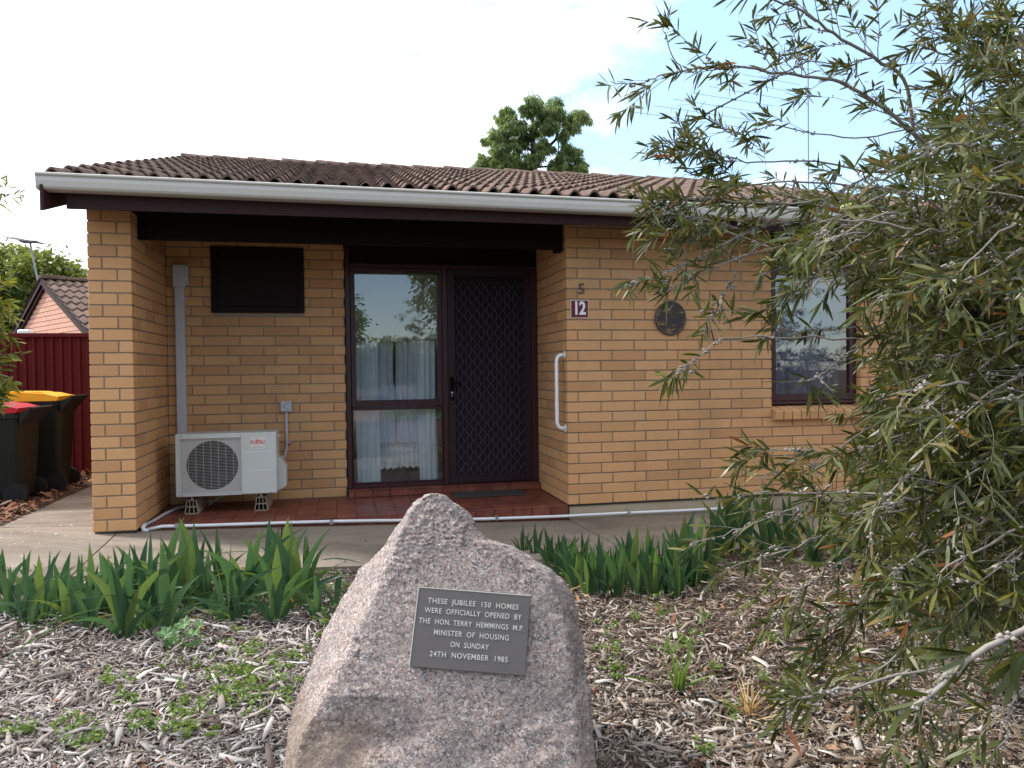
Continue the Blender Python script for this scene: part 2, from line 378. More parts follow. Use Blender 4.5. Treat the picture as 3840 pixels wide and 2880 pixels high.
M['capsule'] = simple('seed_capsule', (.29, .262, .24), .8, spec=.2, var=.3, scale=80, bump=.4)
M['darkbark'] = simple('dark_bark', (.06, .045, .035), .9, spec=.2, var=.4, scale=30, bump=.5)
M['brush'] = simple('young_flower_spike', (.35, .42, .16), .6)
M['asphalt'] = simple('street_asphalt', (.05, .05, .05), .9)
M['grass'] = simple('lawn_grass', (.06, .10, .03), .9, var=.5, scale=8, bump=.5)
def glass_mat():
    m = bpy.data.materials.new('window_glass'); m.use_nodes = True; t = m.node_tree; t.nodes.clear()
    o = t.nodes.new('ShaderNodeOutputMaterial'); g = t.nodes.new('ShaderNodeBsdfGlossy'); g.inputs['Roughness'].default_value = .004
    g.inputs['Color'].default_value = (.95, .97, 1, 1)
    tr = t.nodes.new('ShaderNodeBsdfTransparent'); tr.inputs[0].default_value = (.95, .97, .96, 1)
    fr = t.nodes.new('ShaderNodeFresnel'); fr.inputs[0].default_value = 1.6
    mu = t.nodes.new('ShaderNodeMath'); mu.operation = 'MULTIPLY'; mu.inputs[1].default_value = 2.7
    nb = t.nodes.new('ShaderNodeTexNoise'); nb.inputs['Scale'].default_value = 1.1; bp = t.nodes.new('ShaderNodeBump'); bp.inputs['Strength'].default_value = .03; bp.inputs['Distance'].default_value = .02
    tcn = t.nodes.new('ShaderNodeTexCoord'); t.links.new(tcn.outputs['Object'], nb.inputs['Vector']); t.links.new(nb.outputs['Fac'], bp.inputs['Height']); t.links.new(bp.outputs[0], g.inputs['Normal'])
    ms = t.nodes.new('ShaderNodeMixShader'); t.links.new(fr.outputs[0], mu.inputs[0]); gb = t.nodes.new('ShaderNodeNewGeometry'); iv_ = t.nodes.new('ShaderNodeMath'); iv_.operation = 'SUBTRACT'; iv_.inputs[0].default_value = 1; t.links.new(gb.outputs['Backfacing'], iv_.inputs[1])
    m2 = t.nodes.new('ShaderNodeMath'); m2.operation = 'MULTIPLY'; t.links.new(mu.outputs[0], m2.inputs[0]); t.links.new(iv_.outputs[0], m2.inputs[1]); t.links.new(m2.outputs[0], ms.inputs[0])
    t.links.new(tr.outputs[0], ms.inputs[1]); t.links.new(g.outputs[0], ms.inputs[2]); t.links.new(ms.outputs[0], o.inputs[0]); return m
M['glass'] = glass_mat()
def cloth_mat(name, col, alpha=.7, lace=False):
    t = NT(name); t.set(col, .9, 0, .1); P = t.tc.outputs['Object']
    tl = t.n('ShaderNodeBsdfTranslucent'); tl.inputs[0].default_value = (*col, 1); a = t.n('ShaderNodeMixShader'); a.inputs[0].default_value = .4
    t.l(t.b.outputs[0], a.inputs[1]); t.l(tl.outputs[0], a.inputs[2]); tr = t.n('ShaderNodeBsdfTransparent'); ms = t.n('ShaderNodeMixShader')
    if lace:
        v = t.vor(62, co=t.scaled((1, .2, 1))); m = t.ramp(v, [(.18, .75), (.30, 1), (.50, 1), (.62, .82)])
        sx = t.n('ShaderNodeSeparateXYZ'); t.l(P, sx.inputs[0]); w = t.math('SINE', t.math('MULTIPLY', sx.outputs[2], 23.0))
        band = t.ramp(t.math('ADD', t.math('MULTIPLY', w, .5), .5), [(.45, 0), (.6, 1)])
        m = t.mix(band, .80, m); t.l(m, ms.inputs[0])
    else: ms.inputs[0].default_value = alpha
    t.l(tr.outputs[0], ms.inputs[1]); t.l(a.outputs[0], ms.inputs[2]); t.l(ms.outputs[0], t.o.inputs[0]); return t.m
M['sheer'] = cloth_mat('sheer_net_curtain', (.78, .83, .97), .72)
M['sheer2'] = cloth_mat('dimmed_net_curtain', (.16, .21, .38), .85)  # same net, darkened: the window's dim blue reflection is put into its colour
M['drape'] = cloth_mat('pale_side_curtain', (.80, .86, .93), .95)
M['lace'] = cloth_mat('lace_panel', (.93, .94, .98), lace=True)
M['blind'] = simple('cream_roller_blind', (.20, .19, .15), .85, var=.04, scale=90, bump=.05)

# ------------------------------------------------------------------ ground
def zpath(x, y=0):
    return -.118+.0305*min(max(0, -x), 4.3)+min(.0, 0)
def zg(x, y):
    t = min(1, max(0, (-1.28-y)/1.0)); a = zpath(x)-.035
    z = a*(1-t)+(-.155)*t
    if y > 0: z = zpath(x)-.03
    return z
def zgn(x, y): return zg(x, y)+.014*mnoise.noise(Vector((x*2.3, y*2.3, 0)))+.008*mnoise.noise(Vector((x*9, y*9, 3)))
xs = sorted(set([-300, -120, -60, -30, -15, -9]+list(np.round(np.arange(-7, 6.01, .125), 3))+[8, 15, 30, 60, 120, 300]))
ys = sorted(set([-300, -120, -60, -40, -28, -20, -12, -8]+list(np.round(np.arange(-6, 1.01, .125), 3))+[1.5, 2, 3, 4, 6, 9, 15, 30, 60, 120, 300]))
V = [(x, y, zgn(x, y)) for y in ys for x in xs]; nx = len(xs)
Fc = [(j*nx+i, j*nx+i+1, (j+1)*nx+i+1, (j+1)*nx+i) for j in range(len(ys)-1) for i in range(nx-1)]
tag(mesh('ground', V, Fc, M['soil'], smooth=True), kind='structure')
m = MB(); m.box(-60, 60, -22, -12, -.13, -.118); tag(m.build('lawn', M['grass']), kind='structure')

# concrete path: separate slabs with open joints
path = bpy.data.objects.new('path', None); COL.objects.link(path); path['kind'] = 'structure'; path.location = (0, 0, -.1)
def slab(poly_fn, x0, x1, y0, y1, n=6, name='slab'):
    V = []; Fc = []
    nx_, ny_ = max(2, int((x1-x0)/.2)), max(2, int((y1-y0)/.2))
    for j in range(ny_+1):
        for i in range(nx_+1):
            x = x0+(x1-x0)*i/nx_; y = y0+(y1-y0)*j/ny_
            e = -.004 if i in (0, nx_) or j in (0, ny_) else 0
            V.append((x-.068*(y if y > -1.3 else -1.3), y, zpath(x)+e+.003*mnoise.noise(Vector((x*3, y*3, 9)))))
    k = nx_+1
    Fc = [(j*k+i, j*k+i+1, (j+1)*k+i+1, (j+1)*k+i) for j in range(ny_) for i in range(nx_)]
    b = [i for i in range(k)]+[j*k+nx_ for j in range(1, ny_+1)]+[ny_*k+i for i in range(nx_-1, -1, -1)]+[j*k for j in range(ny_-1, 0, -1)]
    n0 = len(V); V += [(V[i][0], V[i][1], V[i][2]-.09) for i in b]
    Fc += [(b[i], n0+i, n0+(i+1) % len(b), b[(i+1) % len(b)]) for i in range(len(b))]
    return mesh(name, V, Fc, M['concrete'], path, smooth=False)
jx = [-8.05, -6.9, -5.75, -4.6, -3.45, -2.3, -1.15, 0, 1.15, 2.3, 3.45, 4.6]
for a, b in zip(jx[:-1], jx[1:]):
    slab(None, a+.005, b-.005, -1.30, -.012 if b > -3.4 else .22)
for k in range(3): slab(None, -4.34, -3.595, .232+k*1.04, .222+(k+1)*1.04)

# ------------------------------------------------------------------ house
house = empty('house', (0, 0, 0), 'low cream brick house with a brown tiled roof, recessed porch and long pale gutter', 'house')
C_ = .086; PX = -3.3033; PY = -.119; D = .98; ZT = 2.345
PXL = PX-.29
bricks = []     # (x0,x1,y0,y1,z0,z1,wall)
def rowz(k, zb=0): return zb+k*C_+.005, zb+(k+1)*C_-.005
NR = 27
def run(a0, a1, k, axis, face, wall, L_=.29, first=None, d=.09, zb=0, ztop=None, holes=()):
    """a stretcher run along axis from a0 to a1, its outer face at `face`, going d deep (sign of d)"""
    z0, z1 = rowz(k, zb)
    if ztop: z1 = min(z1, ztop)
    p = a0; seq = []
    if first: seq.append((p, min(p+first, a1))); p += first+.01
    while p < a1-.02: seq.append((p, min(p+L_, a1))); p += L_+.01
    for s, e in seq:
        for (h0, h1, hz0, hz1) in holes:
            if z1 > hz0+.005 and z0 < hz1-.005:
                if s >= h0-.001 and e <= h1+.001: s = e = 0; break
                if s < h0 < e: e = h0-.004 if e <= h1 else e
                elif s < h1 < e: s = h1+.004
        if e-s < .02: continue
        f0, f1 = sorted((face, face+d))
        if axis == 0: bricks.append((s, e, f0, f1, z0, z1, wall))
        else: bricks.append((f0, f1, s, e, z0, z1, wall))
WX0, WX1, WZ0 = 1.89, 2.79, .77
for k in range(NR+1):
    zt = ZT+.0
    A = k % 2 == 0
    # right front wall with its window opening
    z0, z1 = rowz(k); z1 = min(z1, zt)
    if A: bricks.append((0, .09, 0, .29, z0, z1, 'front')); st = .10
    else: bricks.append((0, .29, 0, .09, z0, z1, 'front')); st = .30
    win = k*C_ > WZ0-.12
    if not win: run(st, 3.49, k, 0, 0, 'front', ztop=zt)
    else:
        run(st, WX0-.0, k, 0, 0, 'front', ztop=zt)
        run(WX1, 3.49, k, 0, 0, 'front', first=(.19 if A else .09), ztop=zt)
        bricks.append((WX0-.09, WX0-.0, .10, .20, z0, z1, 'front'))
    # porch right return
    s0 = .30 if A else .10
    run(s0, D, k, 1, 0, 'porch_side', d=.09, ztop=zt)
    # porch back wall
    if k <= NR: run(PX, -1.80, k, 0, D, 'porch_back', first=(None if A else .19), ztop=zt, holes=((-2.925, -2.165, 1.70, 2.22),))
    # left pier and its return
    if k < NR:
        if A:
            bricks.append((PXL, PXL+.09, PY, PY+.29, z0, z1, 'pier')); bricks.append((PXL+.10, PX, PY, PY+.09, z0, z1, 'pier'))
            run(PY+.10, D, k, 1, PX, 'pier', d=-.09)
            run(PY+.30, 3.3, k, 1, PXL, 'pier', d=.09)
        else:
            bricks.append((PXL, PXL+.19, PY, PY+.09, z0, z1, 'pier')); bricks.append((PX-.09, PX, PY, PY+.29, z0, z1, 'pier'))
            run(PY+.30, D, k, 1, PX, 'pier', d=-.09)
            run(PY+.10, 3.3, k, 1, PXL, 'pier', d=.09)
cores = {'front': MB().box(.007, WX0-.009, .007, .2, 0, ZT).box(WX0-.009, WX1+.009, .007, .2, 0, .74).box(WX1+.009, 3.483, .007, .2, 0, ZT),
         'porch_side': MB().box(.007, .2, .2, D+.12, 0, ZT),
         'porch_back': MB().box(PX, -1.805, D+.007, D+.12, -.02, ZT),
         'pier': MB().box(PXL+.007, PX-.007, PY+.007, D+.12, .0, 27*C_).box(PXL+.007, PXL+.2, D+.12, 3.3, 0, 27*C_)}
wlabel = {'front': 'cream brick front wall right of the porch', 'porch_side': 'brick return wall on the right of the porch',
          'porch_back': 'brick wall at the back of the porch', 'pier': 'brick pier and side wall on the left of the porch'}
walls = {}
for k, mb in cores.items():
    walls[k] = mb.build('wall', M['mortar'], house); walls[k]['label'] = wlabel[k]
def vis_area(b):
    x0, x1, y0, y1, z0, z1, w = b
    c = np.array([(x0+x1)/2, (y0+y1)/2, (z0+z1)/2]); d = c-CAM; Z = d@_f
    u = 1920+F*(d@RT)/Z; v = 1440-F*(d@UP)/Z
    if w == 'pier' and y0 > D: return 0
    s = (x1-x0)*(z1-z0)*abs(d[1])/np.linalg.norm(d)
    if w in ('pier', 'porch_side') and y0 > .05: s = (y1-y0)*(z1-z0)*abs(d[0])/np.linalg.norm(d)
    s = s/Z**2
    if u > 3050: s *= .02
    if v > 2100 or (w == 'porch_back' and z0 > 2.1) or z1-z0 < .04: s *= .05
    if u > 2550 and v < 1300: s *= .5
    return s
order = sorted(range(len(bricks)), key=lambda i: -vis_area(bricks[i]))
cache = {}; restb = {k: MB() for k in cores}
def brick_obj(b, wallobj, mat, ch=.003, name='brick'):
    x0, x1, y0, y1, z0, z1 = b[:6]; dims = tuple(round(q, 3) for q in (x1-x0, y1-y0, z1-z0, ch)) + (mat.name,)
    if dims not in cache:
        t = MB(); t.box(-dims[0]/2, dims[0]/2, -dims[1]/2, dims[1]/2, -dims[2]/2, dims[2]/2, ch)
        me = bpy.data.meshes.new(name); me.from_pydata(t.V, [], t.F); me.update(); me.materials.append(mat); cache[dims] = me
    o = bpy.data.objects.new(name, cache[dims]); COL.objects.link(o)
    j = [random.uniform(-.0012, .0012) for _ in range(3)]
    o.location = ((x0+x1)/2+j[0]*.5, (y0+y1)/2+j[1], (z0+z1)/2+j[2]*.6)
    o.rotation_euler = (0, random.uniform(-.003, .003), random.uniform(-.003, .003))
    setparent(o, wallobj)
    return o
for n, i in enumerate(order):
    b = bricks[i]
    if n < 300: brick_obj(b, walls[b[6]], M['brick'])
    else:
        j = [random.uniform(-.001, .001) for _ in range(2)]
        restb[b[6]].box(b[0]+j[0]*.3, b[1]+j[0]*.3, b[2]+j[1], b[3]+j[1], b[4], b[5], .003)
for k, mb in restb.items():
    if mb.V: mb.build('brickwork', M['brick'], walls[k], kind='stuff')
# footings and damp course
MB().box(.012, 3.48, .014, .2, -.3, -.012).build('plinth', M['plinth'], house)
MB().box(.004, 3.486, .006, .2, -.012, .004).build('damp_course', M['dpc'], house)
MB().box(PXL+.01, PX-.01, PY+.012, 3.2, -.3, .001).build('pier_footing', M['dpc'], house)
# unseen walls of the body and the ceiling, so that the rooms are dark
g = MB(); g.box(PXL+.02, PXL+.2, 3.3, 8.2, -.2, ZT).box(PXL+.02, 3.49, 8.2, 8.35, -.2, ZT).box(3.39, 3.49, .21, 8.2, -.2, ZT)
g.build('rear_wall', M['brick'], house)
MB().box(PXL+.21, 3.38, D+.13, 8.19, ZT-.004, ZT+.03).build('ceiling', M['roomwall'], house)
MB().box(PX+.02, 3.38, D+.13, 8.19, -.05, .03).build('room_floor', M['roomwall'], house)
MB().box(.2, .26, D+.13, 5, .03, ZT-.01).box(.27, 3.38, 3.2, 3.26, .03, ZT-.01).box(PX+.03, .19, 4.9, 4.96, .03, ZT-.01).build('room_wall', M['roomwall'], house)
# soffit, fascia, beam
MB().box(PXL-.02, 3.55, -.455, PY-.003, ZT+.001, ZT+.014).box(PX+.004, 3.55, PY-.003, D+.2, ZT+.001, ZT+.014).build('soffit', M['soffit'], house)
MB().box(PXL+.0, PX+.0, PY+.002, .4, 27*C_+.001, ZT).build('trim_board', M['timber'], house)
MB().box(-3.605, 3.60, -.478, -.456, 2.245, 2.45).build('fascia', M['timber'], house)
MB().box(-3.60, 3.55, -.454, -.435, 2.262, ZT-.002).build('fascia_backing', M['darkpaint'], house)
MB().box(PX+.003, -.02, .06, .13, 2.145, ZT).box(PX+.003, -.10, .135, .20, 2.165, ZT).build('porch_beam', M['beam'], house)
MB().box(-.075, -.022, .05, .14, 2.12, 2.143).build('beam_block', M['beam'], house)

# roof
SL = .296; ZR0 = 2.425; Y0 = -.575; YR = 4.1
def zs(y): return ZR0+(y-Y0)*SL
XR0, XR1 = -3.735, 3.70
ns, nr = 24, 15
roof = MB()
roof.add([(XR0+.02, Y0+.08, zs(Y0)-.025), (XR1, Y0+.08, zs(Y0)-.025), (XR1, YR, zs(YR)-.02), (XR0+.02, YR, zs(YR)-.02),
          (XR0+.02, 8.8, zs(Y0)-.02), (XR1, 8.8, zs(Y0)-.02)], [(0, 1, 2, 3), (3, 2, 5, 4)])
roof.add([(XR0+.15, -.40, 2.37), (XR0+.15, YR, 2.37), (XR0+.15, YR, zs(YR)-.06), (XR0+.15, -.40, zs(-.4)-.04)], [(0, 1, 2, 3)])
roof.add([(XR0+.15, YR, 2.37), (XR0+.15, 8.6, 2.37), (XR0+.15, YR, zs(YR)-.06)], [(0, 1, 2)])
roof = roof.build('roof', M['darkpaint'], house)
CW = (XR1-XR0)/ns; GA = (YR-.06-Y0)/nr; TL = GA+.07
def tile_mesh(w):
    n = 20; V = []; Fc = []
    def prof(x):
        t = (x/(w/2)) % 1.0
        return .038*(max(0, math.cos((t-.5)*2*math.pi))**.75) - .010*max(0, -math.cos((t-.5)*2*math.pi))
    tk = .016
    for (y, dz) in ((0, .032), (TL, 0)):
        for i in range(n+1):
            x = w*i/n; V.append((x, y, prof(x)+dz+y*SL))
    for i in range(n+1): x = w*i/n; V.append((x, .002, prof(x)+.032-tk))
    for i in range(n+1): x = w*i/n; V.append((x, TL, prof(x)-.002-tk+TL*SL))
    N = n+1
    for i in range(n):
        Fc += [(i, i+1, N+i+1, N+i), (2*N+i+1, 2*N+i, 3*N+i, 3*N+i+1)[::1], (2*N+i, 2*N+i+1, i+1, i)]
    Fc += [(0, N, 3*N, 2*N), (n, 2*N+n, 3*N+n, N+n)]
    me = bpy.data.meshes.new('roof_tile'); me.from_pydata(V, [], Fc); me.update(); me.materials.append(M['tile']); return V, Fc, me
tv, tf, tme = tile_mesh(CW-.003)
up_ = MB()
for r in range(nr):
    for c in range(ns):
        x = XR0+c*CW; y = Y0+r*GA; z = zs(y)
        jit = (random.uniform(-.002, .002), random.uniform(-.004, .004), random.uniform(-.002, .002))
        if r < 12 and r*ns+c < 288:
            o = bpy.data.objects.new('roof_tile', tme); COL.objects.link(o); o.parent = roof
            o.location = (x+jit[0], y+jit[1], z+jit[2]); o.rotation_euler = (0, random.uniform(-.006, .006), 0)
        else: up_.add([(a[0]+x+jit[0], a[1]+y+jit[1], a[2]+z+jit[2]) for a in tv], tf)
up_.build('upper_roof_tiles', M['tile'], roof, kind='stuff')
# ridge caps
rv = []; rf = []; n = 8; capL = .415
for i, (x, rr) in enumerate(((0, .105), (capL+.05, .088))):
    for k in range(n+1):
        a = math.pi*k/n; rv.append((x, -math.cos(a)*rr*1.15, math.sin(a)*rr*.8+(.0 if i else .012)))
for k in range(n+1):
    a = math.pi*k/n; rv.append((.001, -math.cos(a)*(.085)*1.15, math.sin(a)*.085*.75))
rf = [(k, n+1+k, n+2+k, k+1) for k in range(n)]+[(k, k+1, 2*n+3+k, 2*n+2+k) for k in range(n)]
rme = bpy.data.meshes.new('ridge_cap'); rme.from_pydata(rv, [], rf); rme.update(); rme.materials.append(M['tile'])
k = 0; x = XR1-.02
while x > XR0+.02:     # each cap laps over its right-hand neighbour
    x0 = max(x-capL, XR0-.01)
    o = bpy.data.objects.new('ridge_cap', rme); COL.objects.link(o); o.parent = roof
    o.location = (x0, YR, zs(YR)-.018+random.uniform(-.004, .004)); o.rotation_euler = (0, random.uniform(-.004, .004), random.uniform(-.006, .006)); x = x0
# barge boards (left and right gable)
def barge(xa, xb, parent=house):
    P0 = [(-.60, zs(-.60)-.215), (-.60, zs(-.60)-.045), (YR, zs(YR)-.03), (YR, zs(YR)-.20)]
    P1 = [(YR+.003, zs(YR)-.20), (YR+.003, zs(YR)-.03), (8.8, zs(-.60)-.035), (8.8, zs(-.60)-.205)]
    b = MB(); b.prism(P0, 0, xa, xb); b.prism(P1, 0, xa, xb); return b.build('barge_board', M['timber'], parent)
bb = barge(-3.722, -3.702); barge(3.655, 3.675)
m = MB(); m.prism([(-.56, zs(-.56)-.045), (-.56, zs(-.56)-.024), (YR, zs(YR)-.024), (YR, zs(YR)-.045)], 0, XR0-.001, -3.60)
m.build('verge_strip', M['plinth'], house)
m = MB(); m.prism([(-.454, zs(-.454)-.13), (-.454, zs(-.454)-.11), (YR-.02, zs(YR)-.11), (YR-.02, zs(YR)-.13)], 0, -3.70, PXL-.0)
m.build('verge_soffit', M['soffit'], house)
# gutter
gut = []
pr = [(-.482, 2.45), (-.482, 2.352), (-.50, 2.343), (-.575, 2.343), (-.590, 2.349), (-.598, 2.362), (-.603, 2.40), (-.600, 2.425), (-.604, 2.430), (-.612, 2.436), (-.612, 2.446), (-.603, 2.452), (-.594, 2.449), (-.594, 2.43), (-.592, 2.365), (-.575, 2.351), (-.49, 2.351), (-.49, 2.45)]
gv = []; gx = list(np.linspace(-3.745, 3.72, 9))
for x in gx:
    s = -.0062*(x+3.7); gv += [(x, y, z+s) for y, z in pr]
n = len(pr); gf = [(i*n+k, i*n+(k+1) % n, (i+1)*n+(k+1) % n, (i+1)*n+k) for i in range(len(gx)-1) for k in range(n)]
gf += [tuple(range(n)), tuple(len(gv)-n+k for k in range(n))[::-1]]
gutter = mesh('gutter', gv, gf, M['gutter'], house)
MB().prism([(-.484, 2.35), (-.59, 2.352), (-.60, 2.44), (-.484, 2.448)], 0, -3.748, -3.743).build('stop_end', M['gutter'], gutter)
MB().prism([(-.484, 2.31), (-.60, 2.30), (-.60, 2.44), (-.484, 2.44)], 0, 3.72, 3.727).build('stop_end', M['gutter'], gutter)
for x in (-1.1, 1.35): MB().prism([(-.5, 2.345-.0062*(x+3.7)), (-.578, 2.340-.0062*(x+3.7)), (-.594, 2.348-.0062*(x+3.7)), (-.602, 2.362-.0062*(x+3.7)), (-.6065, 2.40-.0062*(x+3.7)), (-.604, 2.424-.0062*(x+3.7)), (-.5, 2.424-.0062*(x+3.7))], 0, x, x+.035).build('joint', M['gutter'], gutter)
# downpipe at the far right
MB().tube([(3.40, -.02, ZT-.02), (3.40, -.045, 2.2), (3.40, -.045, -.1)], .04, 12).build('downpipe', M['gutter'], house, smooth=True)

# porch floor of red quarry tiles
porch = empty('porch_floor', (PX/2, .5, -.1), 'raised porch floor of worn red quarry tiles between the pier and the right wall', 'porch floor')
MB().box(PX+.002, -.002, .008, D+.12, -.25, -.006).build('bed', M['grout'], porch)
TP = .1575; qc = {}
def qtile(x0, x1, y0, y1, z0, z1):
    return brick_obj((x0, x1, y0, y1, z0, z1), porch, M['quarry'], .0025, 'tile')
x = -.003; cols = []
while x > PX+.02: cols.append((max(PX+.004, x-TP+.005), x)); x -= TP
for (a, b) in cols:
    y = -.002
    while y < D-.02:
        e = min(y+TP-.005, D-.002); qtile(a, b, y, e, -.012, 0); y += TP
    qtile(a, b, -.004, .009, zpath((a+b)/2)-.01, -.0145)
for (a, b) in cols:
    if b < -1.79: continue
    a = max(a, -1.79); qtile(a, b, .893, 1.02, .056, .068); qtile(a, b, .890, .902, .003, .0535)
MB().box(-1.79, -.004, .903, 1.05, .0, .055).build('sill_bed', M['grout'], porch)

# door and window set in the porch back
def framebox(x0, x1, z0, z1, y0, y1, w, wb=None, wt=None):
    wb = w if wb is None else wb; wt = w if wt is None else wt
    m = MB(); m.box(x0, x0+w, y0, y1, z0, z1, .003); m.box(x1-w, x1, y0, y1, z0, z1, .003)
    m.box(x0+w, x1-w, y0+.002, y1-.002, z0, z0+wb, .003); m.box(x0+w, x1-w, y0+.002, y1-.002, z1-wt, z1, .003); return m
FZ = .070
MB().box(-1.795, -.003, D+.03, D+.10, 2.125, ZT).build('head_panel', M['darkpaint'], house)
m = MB(); m.box(-1.795, -1.753, D-.012, D+.10, FZ, ZT, .003); m.box(-.915, -.868, D-.008, D+.10, FZ, 2.124, .003); m.box(-.055, -.003, D-.01, D+.10, FZ, 2.124, .003)
m.box(-1.752, -.004, D-.006, D+.10, 2.085, 2.124, .003); m.box(-1.752, -.916, D+.004, D+.1, FZ, FZ+.035, .003); m.box(-.867, -.056, D+.04, D+.1, FZ, FZ+.02, .003)
m.build('door_frame', M['frame'], house)
win = framebox(-1.750, -.918, .812, 2.083, D+.0, D+.045, .040, .062, .03).build('window', M['frame'], house); win['label'] = 'tall upper sash beside the front door'
MB().box(-1.71, -.958, D+.022, D+.026, .874, 2.053).build('pane', M['glass'], win)
win2 = framebox(-1.750, -.918, FZ+.037, .808, D+.012, D+.05, .012, .012, .026).build('window', M['frame'], house); win2['label'] = 'low fixed light under the sash'
MB().box(-1.738, -.93, D+.028, D+.032, FZ+.049, .782).build('pane', M['glass'], win2)
door = framebox(-.866, -.057, FZ+.008, 2.083, D-.004, D+.026, .072, .075, .06).build('door', M['doorframe'], house); door['label'] = 'dark security screen door with a diamond grille'
# grille of flattened diamonds
gx0, gx1, gz0, gz1 = -.794, -.129, .153, 2.023
g = MB(); px_, pz = .0835, .107; flat = .008; j = 0
z = gz0
def strap(a, b):
    a = Vector(a); b = Vector(b); d = (b-a).normalized(); nrm = Vector((-d.z, 0, d.x))*.0010
    q = [a-nrm, b-nrm, b+nrm, a+nrm]; g.add([(v.x, D+.004, v.z) for v in q]+[(v.x, D+.010, v.z) for v in q], [(0, 1, 2, 3), (4, 7, 6, 5), (0, 4, 5, 1), (2, 6, 7, 3)])
row = 0
while z < gz1:
    off = (px_/2 if row % 2 else 0); x = gx0+off
    while x <= gx1+.001:
        strap((max(gx0, x-flat), 0, z), (min(gx1, x+flat), 0, z))
        zn = z+pz/2
        if zn < gz1:
            if x-px_/2+flat >= gx0: strap((x-flat, 0, z), (x-px_/2+flat, 0, zn))
            if x+px_/2-flat <= gx1: strap((x+flat, 0, z), (x+px_/2-flat, 0, zn))
        x += px_
    z += pz/2; row += 1
g.build('grille', M['mesh'], door)
MB().box(gx0, gx1, D+.014, D+.016, gz0, gz1).build('insect_screen', M['screen'], door)
MB().box(-.85, -.81, D-.012, D-.005, .86, 1.08, .003).build('lock_plate', M['black'], door)
hd = MB(); hd.tube([(-.83, D-.01, 1.015), (-.83, D-.05, 1.015)], .010, 10); hd.tube([(-.835, D-.05, 1.015), (-.79, D-.053, 1.018), (-.745, D-.05, 1.008), (-.735, D-.046, 1.0)], [.009, .008, .007, .006], 8)
hd.build('handle', M['black'], door, smooth=True)
MB().disc((-.832, D-.015, .93), 1, .012, .004, 14).build('key_cylinder', M['metal'], door)
MB().disc((-.832, D-.0145, .903), 1, .007, .003, 10).build('key_cylinder', M['metal'], door)
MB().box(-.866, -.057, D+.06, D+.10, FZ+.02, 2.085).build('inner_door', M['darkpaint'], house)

# right front window with its brick-on-edge sill
MB().box(WX0+.004, WX1-.004, .05, .14, 2.035, ZT).build('head_panel', M['darkpaint'], house)
w3 = framebox(WX0+.006, WX1-.004, .80, 2.033, .055, .12, .022, .03, .03).build('window', M['frame'], house); w3['label'] = 'front window right of the round plaque'
framebox(WX0+.03, WX1-.028, .832, 2.002, .05, .10, .045, .062, .04).build('sash', M['frame'], w3)
MB().box(WX0+.076, WX1-.074, .078, .082, .895, 1.961).build('pane', M['glass'], w3)
MB().box(WX0+.004, WX1-.002, .10, .2, .745, .80).build('sub_sill', M['darkpaint'], w3)
sill = MB().box(WX0, WX1, .012, .12, .70, .742).build('window_sill', M['mortar'], house)
x = WX0+.004
while x < WX1-.03:
    e = min(x+.076, WX1-.002); q = MB()
    # sloping brick on edge, nose proud of the wall
    q.prism([(-.052, .672), (-.058, .742), (-.052, .748), (.11, .792), (.11, .70), (-.02, .664)], 0, x, e)
    b = q.build('brick', M['brick'], sill); x += .086

# meter box
mp_ = empty('meter_box', (-2.55, D, 1.7), 'dark brown recessed meter box panel with a thin frame high on the porch wall', 'meter box')
framebox(-2.938, -2.153, 1.668, 2.247, D-.022, D+.02, .052).build('frame', M['darkpaint'], mp_)
MB().box(-2.884, -2.207, D-.014, D+.02, 1.722, 2.193, .003).build('panel', M['darkpaint'], mp_)

# ------------------------------------------------------------------ curtains and blinds
def curtain(name, x0, x1, z0, z1, y, folds, amp, mat, label, scallop=0, cat='curtain', gather=1):
    V = []; nxx = max(12, int((x1-x0)*120)); nz_ = 14
    ph = random.uniform(0, 6)
    for j in range(nz_+1):
        t = j/nz_
        for i in range(nxx+1):
            s = i/nxx; x = x0+(x1-x0)*s
            zb = z0+(abs(math.sin(s*math.pi*scallop))*-.022 if scallop else 0)
            z = z1+(zb-z1)*t
            yy = y+amp*(.5+.5*t)*math.sin(s*folds*6.283+ph+.5*math.sin(s*9+ph)+.25*t)*(.7+.3*math.sin(s*23))
            V.append((x+.006*math.sin(7*t+s*20), yy, z))
    k = nxx+1
    o = mesh(name, V, [(j*k+i, j*k+i+1, (j+1)*k+i+1, (j+1)*k+i) for j in range(nz_) for i in range(nxx)], mat, None, True)
    return tag(o, label, cat)
YB = D+.12
b = empty('roller_blind', (-1.33, YB, 2.1), 'cream roller blind half drawn behind the tall porch window', 'blind')
MB().box(-1.735, -.935, YB, YB+.003, 1.435, 2.1).build('fabric', M['blind'], b)
MB().tube([(-1.735, YB, 1.43), (-.935, YB, 1.43)], .009, 8).build('bottom_bar', M['blind'], b)
curtain('net_curtain', -1.70, -1.355, .46, 2.0, YB+.07, 7, .016, M['sheer'], 'left sheer net curtain behind the tall porch window')
curtain('net_curtain', -1.335, -.98, .46, 2.0, YB+.07, 7, .016, M['sheer'], 'right sheer net curtain behind the tall porch window')
curtain('side_curtain', -1.71, -1.50, .085, 2.0, YB+.035, 4, .018, M['drape'], 'pale straight side curtain at the left of the porch window')
curtain('side_curtain', -1.13, -.96, .085, 2.0, YB+.035, 3.5, .018, M['drape'], 'pale straight side curtain next to the screen door')
curtain('lace_curtain', -1.515, -1.335, .225, 1.0, YB+.11, 4, .013, M['lace'], 'left white lace curtain with a scalloped hem behind the low window', scallop=3)
curtain('lace_curtain', -1.331, -1.09, .235, 1.0, YB+.11, 5, .013, M['lace'], 'right white lace curtain with a scalloped hem behind the low window', scallop=4)
